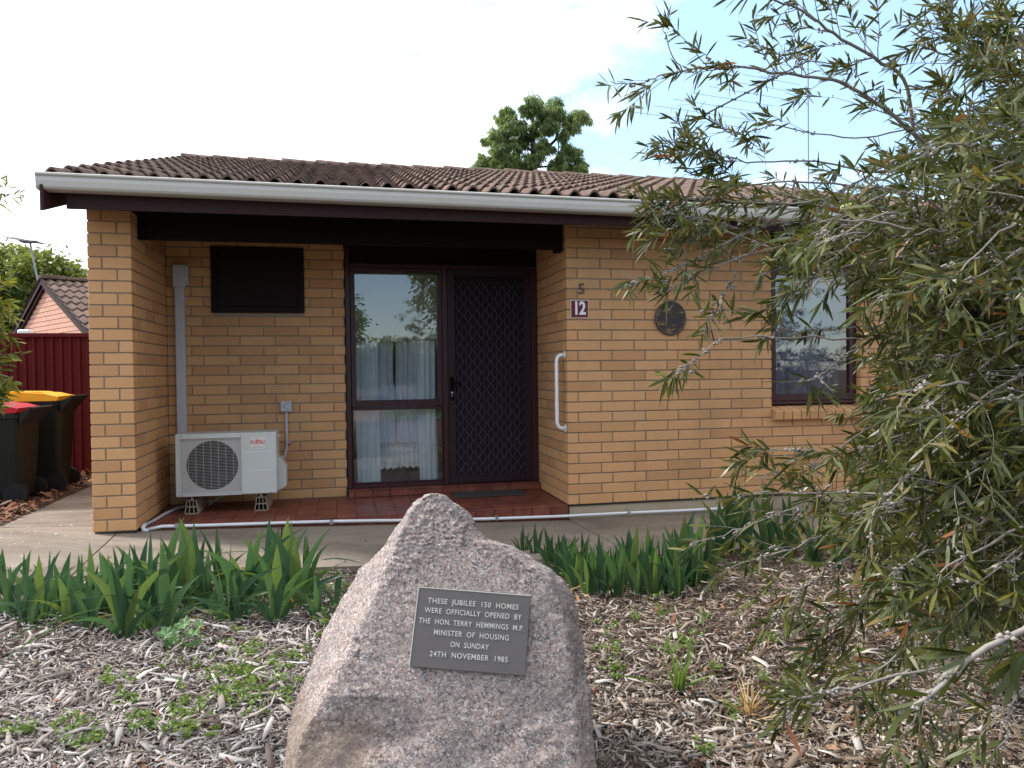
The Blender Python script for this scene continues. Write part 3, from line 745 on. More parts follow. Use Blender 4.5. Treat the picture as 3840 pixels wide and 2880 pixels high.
b = empty('roller_blind', (2.3, .19, 2), 'cream roller blind drawn a third down in the right front window', 'blind')
MB().box(WX0+.03, WX1-.03, .19, .193, 1.66, 2.05).build('fabric', M['blind'], b)
MB().tube([(WX0+.03, .19, 1.655), (WX1-.03, .19, 1.655)], .009, 8).build('bottom_bar', M['blind'], b)
curtain('net_curtain', WX0+.03, WX1-.03, .85, 2.0, .25, 13, .016, M['sheer2'], 'sheer net curtain across the right front window')

# ------------------------------------------------------------------ things on the house
def text(name, body, size, mat, loc, rot, parent=None, ext=.0008, align='CENTER', sx=1, space=1, bold=0, wspace=1):
    cu = bpy.data.curves.new(name, 'FONT'); cu.body = body; cu.size = size; cu.extrude = ext; cu.align_x = align; cu.align_y = 'CENTER'
    cu.space_character = space; cu.offset = bold; cu.space_word = wspace; cu.resolution_u = 3
    t = bpy.data.objects.new('tmp', cu); COL.objects.link(t); bpy.context.view_layer.update()
    me = bpy.data.meshes.new_from_object(t.evaluated_get(bpy.context.evaluated_depsgraph_get())); me.name = name
    bpy.data.objects.remove(t); me.materials.clear(); me.materials.append(mat)
    me.transform(Matrix.Diagonal((sx, 1, 1, 1)))
    me.transform(Matrix.Translation(loc) @ rot.to_4x4())
    o = bpy.data.objects.new(name, me); COL.objects.link(o); setparent(o, parent); return o
FR = Matrix.Rotation(R(90), 3, 'X')       # faces -y
t = text('house_number', '5', .125, M['bronze'], (.130, -.007, 1.803), FR, None, .006, bold=.001)
tag(t, 'small dark metal numeral 5 fixed to the brick above the maroon number sign', 'house number')
sg = empty('number_sign', (.1115, -.004, 1.64), 'maroon square sign with white number 12 on the brick wall by the porch', 'number sign')
MB().box(.034, .189, -.006, -.001, 1.565, 1.713).build('border', M['signwhite'], sg)
MB().box(.038, .185, -.008, -.0062, 1.569, 1.709).build('face', M['signred'], sg)
for ch, xx in (('1', .082), ('2', .136)):
    text('numeral', ch, .150, M['signwhite'], (xx, -.009, 1.640), FR, sg, .0006, sx=.80, bold=.0045)
rp = empty('round_plaque', (.924, -.005, 1.565), 'round weathered bronze plaque with a raised rim on the front wall', 'plaque')
c0 = (.924, -.001, 1.565); RP = .143
MB().disc((.924, -.018, 1.565), 1, RP-.012, .016, 48).build('face', M['roundpl'], rp)
V = []; Fc = []; prf = [(RP, -.001), (RP+.002, -.016), (RP-.004, -.025), (RP-.012, -.025), (RP-.016, -.017)]
for k in range(48):
    a = 2*math.pi*k/48
    for (r_, y_) in prf: V.append((.924+r_*math.cos(a), y_, 1.565+r_*math.sin(a)*1.02))
n = len(prf); Fc = [(k*n+j, ((k+1) % 48)*n+j, ((k+1) % 48)*n+j+1, k*n+j+1) for k in range(48) for j in range(n-1)]
mesh('rim', V, Fc, M['bronze'], rp, True)
m = MB(); m.tube([(.902, -.021, 1.643), (.912, -.021, 1.635), (.936, -.021, 1.675)], [.002, .003, .0015], 5); m.build('emblem', M['letter'], rp)
m = MB()
for i, (z, x0, x1) in enumerate(((1.607, .865, .985), (1.594, .86, .99), (1.50, .88, .95), (1.485, .93, .97))): m.box(x0, x1, -.0195, -.018, z, z+.003)
m.build('raised_line', M['bronze'], rp)
# grab rail on the return wall edge
gr = empty('grab_rail', (0, .055, .95), 'white tubular grab rail on the edge of the right wall beside the porch', 'grab rail')
pts = [(-.006, .06, 1.258), (-.045, .06, 1.255), (-.062, .06, 1.243), (-.072, .06, 1.222), (-.075, .06, 1.19), (-.075, .06, .71), (-.072, .06, .68), (-.060, .06, .655), (-.042, .06, .643), (-.006, .06, .64)]
MB().tube(pts, .0155, 12).build('tube', M['white'], gr, True)
for z in (1.258, .64): MB().disc((-.008, .06, z), 0, .036, .006, 20).build('flange', M['white'], gr)
# doormat
dm = MB(); dm.box(-.86, -.21, .595, .885, .002, .012, .004)
tag(dm.build('doormat', M['rubber']), 'flat dark grey doormat lying before the screen door', 'doormat')

# air conditioner
AX0, AX1, AY0, AY1, AZ0, AZ1 = -3.142, -2.366, .41, .71, .148, .650
ac = empty('air_conditioner', ((AX0+AX1)/2, .55, 0), 'grey white outdoor air conditioner unit with round fan grille standing on the porch', 'air conditioner')
m = MB(); m.box(AX0, AX1, AY0+.03, AY1, AZ0, AZ1, .012)
# front frame round the fan opening
GX0, GX1, GZ0, GZ1 = AX0+.035, -2.640, AZ0+.022, AZ1-.034
m.build('casing', M['acbody'], ac)
fr = MB(); fr.box(AX0, GX0, AY0, AY0+.03, AZ0, AZ1, .006); fr.box(GX1, AX1, AY0, AY0+.03, AZ0, AZ1, .006)
fr.box(GX0, GX1, AY0+.001, AY0+.03, AZ0, GZ0, .002); fr.box(GX0, GX1, AY0+.001, AY0+.03, GZ1, AZ1, .002); fr.build('front_panel', M['acbody'], ac)
# shroud with a round hole
cx_, cz_, rad_ = (GX0+GX1)/2+.008, (GZ0+GZ1)/2, .198
V = []; Fc = []; n = 48
for k in range(n):
    a = 2*math.pi*k/n; ca, sa = math.cos(a), math.sin(a); s_ = min((GX1-GX0)/2/abs(ca) if abs(ca) > 1e-6 else 9, (GZ1-GZ0)/2/abs(sa) if abs(sa) > 1e-6 else 9)
    V += [((GX0+GX1)/2+ca*s_, AY0+.022, cz_+sa*s_), (cx_+ca*rad_, AY0+.022, cz_+sa*rad_)]
Fc = [(2*k, 2*((k+1) % n), 2*((k+1) % n)+1, 2*k+1) for k in range(n)]
mesh('shroud', V, Fc, M['acgrille'], ac)
MB().disc((cx_, AY0+.0235, cz_), 1, rad_, .004, 40).build('fan_shade_disc', M['black'], ac)  # solid black disc, its colour stands in for shade inside the casing
fb = MB()
for k in range(3):
    V = []
    for i in range(7):
        t_ = i/6; r_ = .04+.14*t_
        for s_ in (-1, 1):
            a = 2*math.pi*k/3+.9+s_*(.35+.12*t_)+.25*t_; V.append((cx_+r_*math.cos(a), AY0+.016+s_*.004, cz_+r_*math.sin(a)))
    fb.add(V, [(2*i, 2*i+1, 2*i+3, 2*i+2) for i in range(6)])
fb.disc((cx_, AY0+.014, cz_), 1, .042, .009, 20); fb.build('fan', M['fan'], ac)
gl = MB(); nb = 37
for i in range(nb):
    z = GZ0+.008+(GZ1-GZ0-.016)*i/(nb-1); gl.box(GX0+.004, GX1-.004, AY0+.000, AY0+.004, z-.0009, z+.0009)
for i in range(9):
    x = GX0+.006+(GX1-GX0-.012)*i/8; gl.box(x-.0009, x+.0009, AY0+.0045, AY0+.008, GZ0+.004, GZ1-.004)
gl.build('fan_grille', M['acgrille'], ac)
framebox(GX0-.006, GX1+.006, GZ0-.006, GZ1+.006, AY0-.005, AY0+.008, .010).build('grille_frame', M['acbody'], ac)
m = MB()
for z in (.495, .340): m.box(GX1+.02, AX1-.03, AY0-.0015, AY0+.001, z-.0012, z+.0012)
m.build('panel_groove', M['white'], ac)
MB().box(-2.568, -2.455, AY0-.0020, AY0-.0002, .512, .612).build('badge', M['logopaper'], ac)
text('lettering', 'FU  ITSU', .037, M['redlogo'], (-2.512, AY0-.0028, .570), FR, ac, .0003, sx=.88, bold=.0012, wspace=.3)
m = MB(); m.tube([(-2.522, AY0-.003, .583), (-2.522, AY0-.003, .560), (-2.526, AY0-.003, .552), (-2.533, AY0-.003, .551)], .0019, 5)
for s_ in (-1, 1): m.tube([(-2.519+s_*(.007+.007*math.cos(a)), AY0-.003, .591+.0045*math.sin(a)) for a in np.linspace(0, 6.28, 12)], .0011, 4)
m.build('lettering', M['redlogo'], ac)
MB().box(-2.556, -2.468, AY0-.003, AY0-.0022, .527, .529).build('small_print', M['inkgrey'], ac)
m = MB(); m.prism([(-2.372, .43), (-2.335, .41), (-2.300, .350), (-2.300, .182), (-2.366, .150)], 1, .0, .0)
sv = MB(); sv.prism([(AX1, .43), (-2.345, .428), (-2.300, .350), (-2.300, .190), (AX1, .150)], 1, .52, .68); sv.build('valve_cover', M['acbody'], ac)
MB().box(AX1, AX1+.02, .55, .60, .60, .615).build('side_handle', M['acbody'], ac)
sc_ = MB()
for (x, z) in ((AX0+.05, AZ1-.014), (AX1-.05, AZ1-.014), (AX0+.05, AZ0+.010), (AX0+.42, AZ0+.010), (AX1-.045, AZ0+.010)): sc_.disc((x, AY0-.003, z), 1, .0045, .004, 8)
sc_.build('screw', M['inkgrey'], ac)
# mounting blocks
for i, xc in enumerate((-3.035, -2.498)):
    bl = empty('mounting_block', (xc, .6, 0), ('left', 'right')[i]+' ribbed plastic mounting block under the air conditioner', 'mounting block', 'blocks under the air conditioner')
    m = MB(); wb, wt, h = .054, .036, .112; y0, y1 = .455, .87; tk = .005
    for s_ in (-1, 1):
        m.prism([(xc+s_*wb, .001), (xc+s_*(wb-tk), .001), (xc+s_*(wt-tk), h), (xc+s_*wt, h)], 1, y0, y1)
        m.prism([(xc+s_*.020, .006), (xc+s_*.016, .006), (xc+s_*.010, h-.006), (xc+s_*.014, h-.006)], 1, y0, y1)
    m.box(xc-wt, xc+wt, y0, y1, h-.004, h+.002); m.box(xc-wb, xc+wb, y0, y1, .0005, .005); m.box(xc-.045, xc+.045, y0, y1, .055, .060)
    m.build('block', M['plinth'], bl)
    MB().box(xc-.035, xc+.035, y1-.01, y1-.004, .006, h-.006).build('end_web', M['darkpaint'], bl)
    MB().disc((xc, y0+.03, h), 2, .009, .034, 8).disc((xc, y0+.03, h+.003), 2, .018, .006, 6).build('bolt', M['metal'], bl)
# cover duct on the wall
du = empty('pipe_duct', (-3.19, .95, 1.3), 'pale grey pipe duct running up the porch wall behind the air conditioner', 'pipe duct')
MB().box(-3.230, -3.152, D-.052, D+.0, .10, 1.99, .006).build('cover', M['duct'], du)
MB().box(-3.240, -3.140, D-.066, D+.0, 1.88, 2.075, .006).build('head', M['duct'], du)
MB().box(-3.142, -3.118, D-.05, D+.0, 1.90, 2.07, .004).build('wall_plate', M['duct'], du)
# isolator and its conduit
iso = empty('isolator_switch', (-2.323, D, .83), 'small square grey isolator switch box on the porch wall', 'switch box')
MB().box(-2.370, -2.275, D-.045, D+.0, .787, .882, .007).build('box', M['duct'], iso)
m = MB(); m.tube([(-2.295, D-.048, .868), (-2.352, D-.048, .838), (-2.300, D-.048, .808)], .005, 6); m.disc((-2.312, D-.05, .800), 1, .005, .006, 8); m.build('rotary_handle', M['metal'], iso)
cd = empty('conduit', (-2.322, D, .6), 'thin grey conduit dropping from the switch box to the air conditioner', 'conduit')
MB().tube([(-2.322, D-.02, .79), (-2.322, D-.02, .52), (-2.325, D-.022, .46), (-2.335, D-.04, .415), (-2.345, D-.10, .385), (-2.350, D-.2, .37), (-2.352, D-.31, .365)], .010, 10).build('tube', M['duct'], cd, True)
MB().box(-2.336, -2.285, D-.034, D+.0, .505, .52).build('saddle', M['metal'], cd)
# white drain pipe
dp_ = empty('drain_pipe', (-1, -.03, -.07), 'long thin white drain pipe running along the foot of the porch step', 'drain pipe')
def pz_(x): return max(zpath(x)+.017, -.0)+.0 if False else zpath(x)+.018
pp = [(-3.262, -.03, -.015)]+[(x, -.03+(.004*math.sin(x*2)), pz_(x)+.012+.004*math.sin(x*3+1)) for x in np.linspace(-3.15, 1.45, 16)]
MB().tube(pp, .0125, 10).build('pipe', M['pvc'], dp_, True)
MB().tube([(-2.95, .86, .035), (-3.10, .80, .018), (-3.19, .68, .014), (-3.235, .45, .0135), (-3.252, .2, .0135), (-3.275, .02, .0135), (-3.281, -.018, .008)], .0125, 10).build('pipe', M['duct'], dp_, True)
MB().tube([(-3.276, .03, .0138), (-3.282, -.01, .010), (-3.285, -.025, .0), (-3.278, -.032, -.018), (-3.245, -.032, -.021)], .0165, 10).build('elbow', M['pvc'], dp_, True)
for x in (-3.05, -1.93, -.62, .52): MB().box(x-.012, x+.012, -.048, -.004, pz_(x)-.004, pz_(x)+.028).build('clip', M['metal'], dp_)
MB().box(.515, .527, .004, .010, pz_(.5)+.02, pz_(.5)+.055).build('clip', M['metal'], dp_)
cb = MB(); cb.tube([(-2.95, .72, .02), (-2.85, .70, .10), (-2.72, .70, .115), (-2.6, .7, .13), (-2.5, .7, .145)], .008, 8)
tag(cb.build('cable', M['duct'], None, True), 'grey cable sagging under the air conditioner', 'cable')

# ------------------------------------------------------------------ memorial rock
rows = [  # v, left silhouette, edge between left facet and front, right silhouette (photo pixels, turned into metres below)
 (1853, 1598, 1612, 1657), (1868, 1575, 1590, 1682), (1892, 1547, 1566, 1712), (1921, 1526, 1540, 1755), (1961, 1497, 1522, 1784), (1996, 1469, 1508, 1802), (2024, 1450, 1497, 1837), (2037, 1442, 1491, 1886),
 (2045, 1437, 1487, 1923), (2074, 1412, 1476, 1968), (2100, 1386, 1464, 2012), (2135, 1338, 1449, 2068), (2181, 1312, 1428, 2126), (2239, 1272, 1401, 2155), (2297, 1240, 1372, 2174), (2370, 1205, 1336, 2187), (2450, 1181, 1302, 2194),
 (2530, 1146, 1260, 2207), (2603, 1117, 1222, 2221), (2680, 1090, 1178, 2226), (2750, 1080, 1132, 2230), (2820, 1070, 1112, 2236), (2900, 1060, 1100, 2243), (3000, 1052, 1095, 2250), (3120, 1046, 1090, 2258)]
ZB0 = -.19
def front_pt(u, v):   # the leaning front face of the rock, one plane in space
    d = _f+RT*(u-1920)/F-UP*(v-1440)/F
    n0 = np.array([-.20, -.90, .405]); n0 = n0/np.linalg.norm(n0); p0 = np.array([-1.45, -3.765, .33])
    return CAM+d*(((p0-CAM)@n0)/(d@n0))
NL = 64; RV = []
for ri, (v, l, e, r_) in enumerate(rows):
    E1 = front_pt(e, v); RR = front_pt(r_-(min(60, (r_-e)*.25)), v)
    ZE = (E1-CAM)@_f; ZR_ = (RR-CAM)@_f; wdt = (r_-l)/F*ZE
    dl = min(.20, wdt*.38); L1 = at(l, v, ZE+dl)
    R1 = at(r_, v, ZR_+min(.10, wdt*.2)); BK = min(.42, wdt*.75)
    mid = at((l+r_)/2, v, ZE+BK); B1 = at(l+(r_-l)*.22, v, ZE+BK*.9); B2 = at(l+(r_-l)*.80, v, ZR_+BK*.85)
    # keep one height around the ring: use the front edge's height
    zz = E1[2]*.5+RR[2]*.5
    keys = [L1, L1*.35+E1*.65, E1, E1*.7+RR*.3, E1*.3+RR*.7, RR, RR*.35+R1*.65+np.array([.004, 0, 0]), R1, R1*.45+B2*.55, B2, mid, B1, B1*.5+L1*.5]
    keys = [np.array([k_[0], k_[1], k_[2]]) for k_ in keys]
    # resample closed polyline
    P_ = np.array(keys+[keys[0]]); sl_ = [10, 6, 8, 10, 8, 4, 3, 4, 3, 3, 3, 1, 1]
    ring = []
    for a, nseg in enumerate(sl_):
        for q in range(nseg): ring.append(P_[a]*(1-q/nseg)+P_[a+1]*(q/nseg))
    RV.append(ring)
NLr = len(RV[0])
# interpolate more rows
fine = []
SUB = 5
for i in range(len(RV)-1):
    for q in range(SUB):
        t_ = q/SUB; fine.append([RV[i][k]*(1-t_)+RV[i+1][k]*t_ for k in range(NLr)])
fine.append(RV[-1])
rock_loc = Vector((-1.45, -3.6, -.15))
V = []; cen = np.array([-1.42, -3.6, .25])
for ring in fine:
    for pnt in ring: V.append(pnt)
top = np.mean(np.array(fine[0]), axis=0)+np.array([0, 0, .004]); V.append(top)
V = [np.array(v_) for v_ in V]
Fc = []; nrw = len(fine)
for i in range(nrw-1):
    for k in range(NLr): Fc.append((i*NLr+k, (i+1)*NLr+k, (i+1)*NLr+(k+1) % NLr, i*NLr+(k+1) % NLr))
Fc += [(len(V)-1, k, (k+1) % NLr) for k in range(NLr)]
me = bpy.data.meshes.new('commemorative_rock'); me.from_pydata([tuple(v_-np.array(rock_loc)) for v_ in V], [], Fc); me.update()
import bmesh
bm = bmesh.new(); bm.from_mesh(me); bmesh.ops.recalc_face_normals(bm, faces=bm.faces)
for _ in range(1): bmesh.ops.smooth_vert(bm, verts=[v_ for v_ in bm.verts if abs(v_.co.z) < 3], factor=.35, use_axis_x=True, use_axis_y=True, use_axis_z=True)
bmesh.ops.subdivide_edges(bm, edges=bm.edges, cuts=1, use_grid_fill=True)
bm.normal_update()
disp = []
for v_ in bm.verts:
    q = v_.co
    a = mnoise.noise(q*3.2)*.008+(abs(mnoise.noise(q*7.0))-.2)*.009+(abs(mnoise.noise(q*24.0))-.2)*.005+mnoise.noise(q*55.0)*.0035+mnoise.noise(q*120.0)*.0038
    # a couple of fracture steps
    a += -.008*max(0, 1-abs((q.z-.12)-(q.x*.5+.05)+.03*mnoise.noise(q*9))*28)
    a += -.007*max(0, 1-abs((q.z-.64)+(q.x*.8-.10)+.03*mnoise.noise(q*9))*30)*(1 if q.x > 0 else 0)
    disp.append(a)
pc = Vector((-1.448, -3.78, .333))-rock_loc
for v_, a in zip(bm.verts, disp):
    k_ = min(1, max(.12, ((v_.co-pc).length-.17)/.15)) if v_.co.y < -.05 else 1
    v_.co += v_.normal*(a*k_)
# undercut at the lower left
for v_ in bm.verts:
    q = v_.co; w_ = max(0, 1-abs(q.z-.20)/.11)**.6*max(0, 1-abs(q.x+.34)/.22)
    if q.y < .12: v_.co += Vector((.02, .06, 0))*w_*(.6+.6*mnoise.noise(q*12))
bm.to_mesh(me); bm.free(); me.materials.append(M['granite'])
me.polygons.foreach_set('use_smooth', [True]*len(me.polygons))
rock = bpy.data.objects.new('commemorative_rock', me); COL.objects.link(rock); rock.location = rock_loc
tag(rock, 'large pink grey speckled granite boulder standing in the mulch with a plaque on its face', 'rock')
# plaque fixed to it
c4 = [front_pt(*q) for q in ((1568, 2202), (1983.5, 2237), (1976, 2534), (1541, 2502))]
X_ = Vector(((c4[1]-c4[0])+(c4[2]-c4[3]))/2); Y_ = Vector(((c4[0]-c4[3])+(c4[1]-c4[2]))/2); cx4 = Vector(sum(c4)/4)
PW, PH = X_.length, Y_.length; X_.normalize(); N_ = X_.cross(Y_).normalized(); Y_ = N_.cross(X_).normalized()
PM = Matrix((X_, Y_, N_)).transposed()
pl = empty('memorial_plaque', cx4, 'dark rectangular metal plaque with raised pale lettering fixed to the granite rock', 'plaque')
PO = .016
def plq(m_): return [tuple(cx4+PM @ Vector(v_)) for v_ in m_.V]
m = MB().box(-PW/2, PW/2, -PH/2, PH/2, PO-.012, PO, .0012); o = mesh('plate', plq(m), m.F, M['plaque'], pl)
m = MB(); rw = .0016
m.box(-PW/2-.001, PW/2+.001, PH/2-rw, PH/2+.001, PO-.010, PO+.0012); m.box(-PW/2-.001, -PW/2+rw, -PH/2, PH/2-rw, PO-.010, PO+.0012)
mesh('bright_edge', plq(m), m.F, M['letter'], pl)
lines = [('THESE  JUBILEE  150  HOMES', .030, -.000, .1005, 0), ('WERE  OFFICIALLY  OPENED  BY', .030, .002, .063, 0), ('THE  HON. TERRY  HEMMINGS  M.P.', .030, .000, .022, 0),
         ('MINISTER  OF  HOUSING', .030, .003, -.018, 0), ('ON  SUNDAY', .030, .000, -.058, 0), ('24TH  NOVEMBER  1985', .030, .001, -.098, 0)]
wid = [.805, .855, .92, .655, .335, .675]   # line widths over plate width
for (body, sz, ox, oy, _), wd in zip(lines, wid):
    cu = bpy.data.curves.new('l', 'FONT'); cu.body = body; cu.size = .0222*PH/.235; cu.align_x = 'CENTER'; cu.align_y = 'CENTER'; cu.extrude = .0006; cu.space_character = 1.1; cu.offset = .00015; cu.resolution_u = 3
    t = bpy.data.objects.new('tmp', cu); COL.objects.link(t); bpy.context.view_layer.update()
    me = bpy.data.meshes.new_from_object(t.evaluated_get(bpy.context.evaluated_depsgraph_get())); bpy.data.objects.remove(t)
    xs_ = [v_.co.x for v_ in me.vertices]; k_ = wd*PW/(max(xs_)-min(xs_)); me.transform(Matrix.Diagonal((k_, 1, 1, 1)))
    me.transform(Matrix.Translation((ox, oy*PH/.30, PO+.0008))); me.transform(Matrix.Translation(cx4) @ PM.to_4x4())
    me.materials.clear(); me.materials.append(M['letter']); me.name = 'lettering'
    o = bpy.data.objects.new('lettering', me); COL.objects.link(o); setparent(o, pl)

# ------------------------------------------------------------------ bins and fence
def wheelie_bin(loc, w, dp, h, lidmat, rz, label):
    b = empty('wheelie_bin', loc, label, 'wheelie bin', 'wheelie bins beside the fence')
    b.rotation_euler = (0, 0, 0); T = Matrix.Translation(Vector(loc)) @ Matrix.Rotation(rz, 4, 'Z')
    def bd(m, name, mat, sm=False): return mesh(name, [tuple(T @ Vector(v)) for v in m.V], m.F, mat, b, sm)
    hb = h*.90; V = []; Fc = []
    secs = [(.06, .78, .70, .02), (.10, .80, .74, .03), (hb*.55, .89, .87, .04), (hb-.05, .97, .97, .045), (hb-.045, 1.03, 1.02, .045), (hb, 1.03, 1.02, .045)]
    n = 0
    for z, kx, ky, r_ in secs:
        hx, hy = dp/2*kx, w/2*ky; ring = []; ox = -dp/2*(1-kx)*-.35
        for (sx, sy, a0) in ((1, 1, 0), (-1, 1, 90), (-1, -1, 180), (1, -1, 270)):
            for q in range(4):
                a = R(a0+q*30); ring.append((ox+sx*(hx-r_)+r_*math.cos(a), sy*(hy-r_)+r_*math.sin(a), z))
        V += ring; n = len(ring)
    for i in range(len(secs)-1): Fc += [(i*n+k, i*n+(k+1) % n, (i+1)*n+(k+1) % n, (i+1)*n+k) for k in range(n)]
    Fc += [tuple(range(n))[::-1]]; m = MB(); m.add(V, Fc); bd(m, 'body', M['binblack'])
    hx, hy = dp/2*1.05, w/2*1.04
    l = MB(); l.prism([(-hx-.04, hb-.03), (-hx-.035, hb+.035), (-hx*.6, hb+.075), (0, hb+.088), (hx*.55, hb+.075), (hx*.86, hb+.045), (hx*.86, hb+.004), (-hx-.02, hb+.004)], 1, -hy, hy)
    l.prism([(-hx*.7, hb+.07), (-hx*.4, hb+.098), (hx*.35, hb+.092), (hx*.6, hb+.07)], 1, -hy*.55, hy*.55); bd(l, 'lid', lidmat)
    hg = MB()
    for s_ in (-1, 1): hg.disc((hx*.84, s_*hy-.012, hb+.028), 1, .022, .024, 14)
    bd(hg, 'hinge', lidmat)
    hd_ = MB(); hd_.prism([(dp/2*.98, hb-.10), (dp/2*.98, hb+.0), (hx*1.22, hb+.045), (hx*1.25, hb+.03), (hx*1.10, hb-.03)], 1, -hy*.97, hy*.97)
    hd_.tube([(hx*1.22, -hy*.95, hb+.038), (hx*1.22, hy*.95, hb+.038)], .015, 8); bd(hd_, 'handle', M['binblack'])
    for s_ in (-1, 1):
        wl = MB(); wl.disc((dp/2*.80, s_*(w/2*.86)-.025, .095), 1, .095, .05, 24); wh = bd(wl, 'wheel', M['fan'])
        wl = MB(); wl.disc((dp/2*.80, s_*(w/2*.86)-.029, .095), 1, .045, .058, 16); bd(wl, 'hub', M['binblack'])
    ax_ = MB(); ax_.tube([(dp/2*.80, -w/2*.8, .095), (dp/2*.80, w/2*.8, .095)], .012, 8); bd(ax_, 'axle', M['metal'])
    return b
wheelie_bin((-4.86, 1.56, .0), .50, .56, .895, M['redlid'], R(0), 'black wheelie bin with a red lid, the nearer of the two')
wheelie_bin((-4.82, 2.22, .0), .57, .66, .985, M['yellow'], R(4), 'black wheelie bin with a yellow lid, behind the red one')
fn = empty('fence', (-5.5, 3.4, 0), 'dark red corrugated steel fence behind the wheelie bins', 'fence')
V = []; xs2 = []; x = -9.0; k = 0
while x < PXL-.0: xs2 += [(x, 0), (x+.028, 0), (x+.042, .022), (x+.078, .022)]; x += .092
xs2.append((x, 0))
V = [(x, 3.40+y, z) for z in (-.02, 1.60) for x, y in xs2]; n = len(xs2)
mesh('corrugated_sheet', V, [(i, i+1, n+i+1, n+i) for i in range(n-1)], M['fence'], fn)
MB().box(-9, PXL, 3.378, 3.432, 1.565, 1.612, .003).build('top_rail', M['fence'], fn)
MB().box(-9, PXL, 3.378, 3.432, -.03, .03, .003).build('bottom_rail', M['fence'], fn)
# leaf litter strip
nl = 5200
def scatter_flats(name, n, xy, zf, lr, wr, tilt, mat, kind='stuff', label=None, cat=None, seed=3, th=0.0, lift=.0, thick=True):
    g = np.random.default_rng(seed); X, Y = xy
    l = g.uniform(lr[0], lr[1], n)*g.choice([.6, .8, 1, 1, 1.5], n); w = l*g.uniform(wr[0], wr[1], n)
    a = g.uniform(0, 2*np.pi, n); t = g.normal(0, tilt, n); r = g.normal(0, tilt, n)
    z = zf(X, Y)+g.uniform(0, lift, n)+np.abs(np.sin(t))*l*.35
    d = np.stack([np.cos(a)*np.cos(t), np.sin(a)*np.cos(t), np.sin(t)], 1)
    s = np.stack([-np.sin(a)*np.cos(r), np.cos(a)*np.cos(r), np.sin(r)], 1); u = np.cross(d, s)
    c = np.stack([X, Y, z], 1); h = np.clip(w*g.uniform(.12, .4, n), .0008, .004)[:, None]
    l = l[:, None]/2; w = w[:, None]/2; e1 = g.uniform(.35, 1.05, n)[:, None]; e2 = g.uniform(.1, 1.05, n)[:, None]; sk = g.uniform(-.4, .4, n)[:, None]
    bend = u*l*g.uniform(-.12, .22, n)[:, None]
    P = [c-d*l-s*w*e1, c-d*l*.96+s*w*e1, c+d*l*(1-abs(sk)*.3)+s*w*e2, c+d*l-s*w*e2*.9, c+bend-s*w, c+bend+s*w]
    if thick:
        V = np.stack(P+[q+u*h for q in P], 1).reshape(-1, 3); b = (np.arange(n)*12)[:, None]
        # base outline order: 0,4,3,2,5,1
        Q = np.concatenate([b+np.array([[6, 10, 11, 7]]), b+np.array([[10, 9, 8, 11]]), b+np.array([[0, 4, 10, 6]]), b+np.array([[4, 3, 9, 10]]), b+np.array([[3, 2, 8, 9]]),
                            b+np.array([[2, 5, 11, 8]]), b+np.array([[5, 1, 7, 11]]), b+np.array([[1, 0, 6, 7]])])
    else:
        V = np.stack(P, 1).reshape(-1, 3); b = (np.arange(n)*6)[:, None]; Q = np.concatenate([b+np.array([[0, 4, 5, 1]]), b+np.array([[4, 3, 2, 5]])])
    o = npmesh(name, V, Q, mat, kind=kind)
    if label: tag(o, label, cat)
    return o
gz = np.vectorize(zgn)
X = rng.uniform(-7, -4.34, nl); Y = rng.uniform(.26, 3.39, nl)
Y = np.where(rng.random(nl) < .3, rng.uniform(.3, 1.3, nl), Y)
scatter_flats('leaf_litter', nl, (X, Y), lambda x, y: np.full(x.shape, .016), (.03, .07), (.2, .5), .3, M['litter'], lift=.03, thick=False, label='brown leaf litter on the ground under the wheelie bins', cat='leaf litter')
MB().box(-9, -4.345, .235, 3.6, -.2, .012).build('garden_bed', M['soil'])['kind'] = 'structure'
# mulch
NC = 125000
u_ = rng.uniform(-150, 3990, NC*2); w_ = rng.random(NC*2)
Zc = 1.9/(1-w_*(1-1.9/6.2)); Zc = np.where(rng.random(NC*2) < .35, rng.uniform(2.1, 6.0, NC*2), Zc)
P0 = CAM[None, :]+Zc[:, None]*(_f[None, :]*np.array([[1, 1, 0]])+RT[None, :]*np.array([[1, 1, 0]])*((u_-1920)/F)[:, None])
ok = (P0[:, 1] < -1.30+.05*np.sin(P0[:, 0]*5)) & (P0[:, 1] > -4.7) & ~((np.abs(P0[:, 0]+1.42) < .38) & (np.abs(P0[:, 1]+3.5) < .22))
P0 = P0[ok][:NC]; X, Y = P0[:, 0], P0[:, 1]
big = int(len(X)*.045)
fine_ = big+int(len(X)*.40)
scatter_flats('fine_mulch', len(X)-fine_, (X[fine_:], Y[fine_:]), gz, (.010, .034), (.08, .30), .40, M['chip'], lift=.020, seed=15, thick=False, label='fine splinters and bark crumbs filling the gaps of the mulch', cat='mulch')
scatter_flats('wood_chip_mulch', fine_-big, (X[big:fine_], Y[big:fine_]), gz, (.010, .042), (.06, .24), .26, M['chip'], lift=.016, seed=5, label='loose weathered wood chip mulch covering the garden bed', cat='mulch')
scatter_flats('coarse_mulch', big, (X[:big], Y[:big]), gz, (.035, .10), (.06, .20), .18, M['chip'], lift=.026, seed=6, label='larger split chips lying over the finer mulch', cat='mulch')
n = 1300; k_ = rng.integers(0, len(X), n); X2 = X[k_]+rng.uniform(-.02, .02, n); Y2 = Y[k_]+rng.uniform(-.02, .02, n); o2 = (X2 > -1.9) | (rng.random(n) < .35); X2, Y2 = X2[o2], Y2[o2]
scatter_flats('dry_leaves', len(X2), (X2, Y2), gz, (.018, .05), (.12, .45), .35, M['litter'], lift=.030, seed=17, thick=False, label='small dry brown leaves mixed into the wood chip mulch', cat='leaf litter')
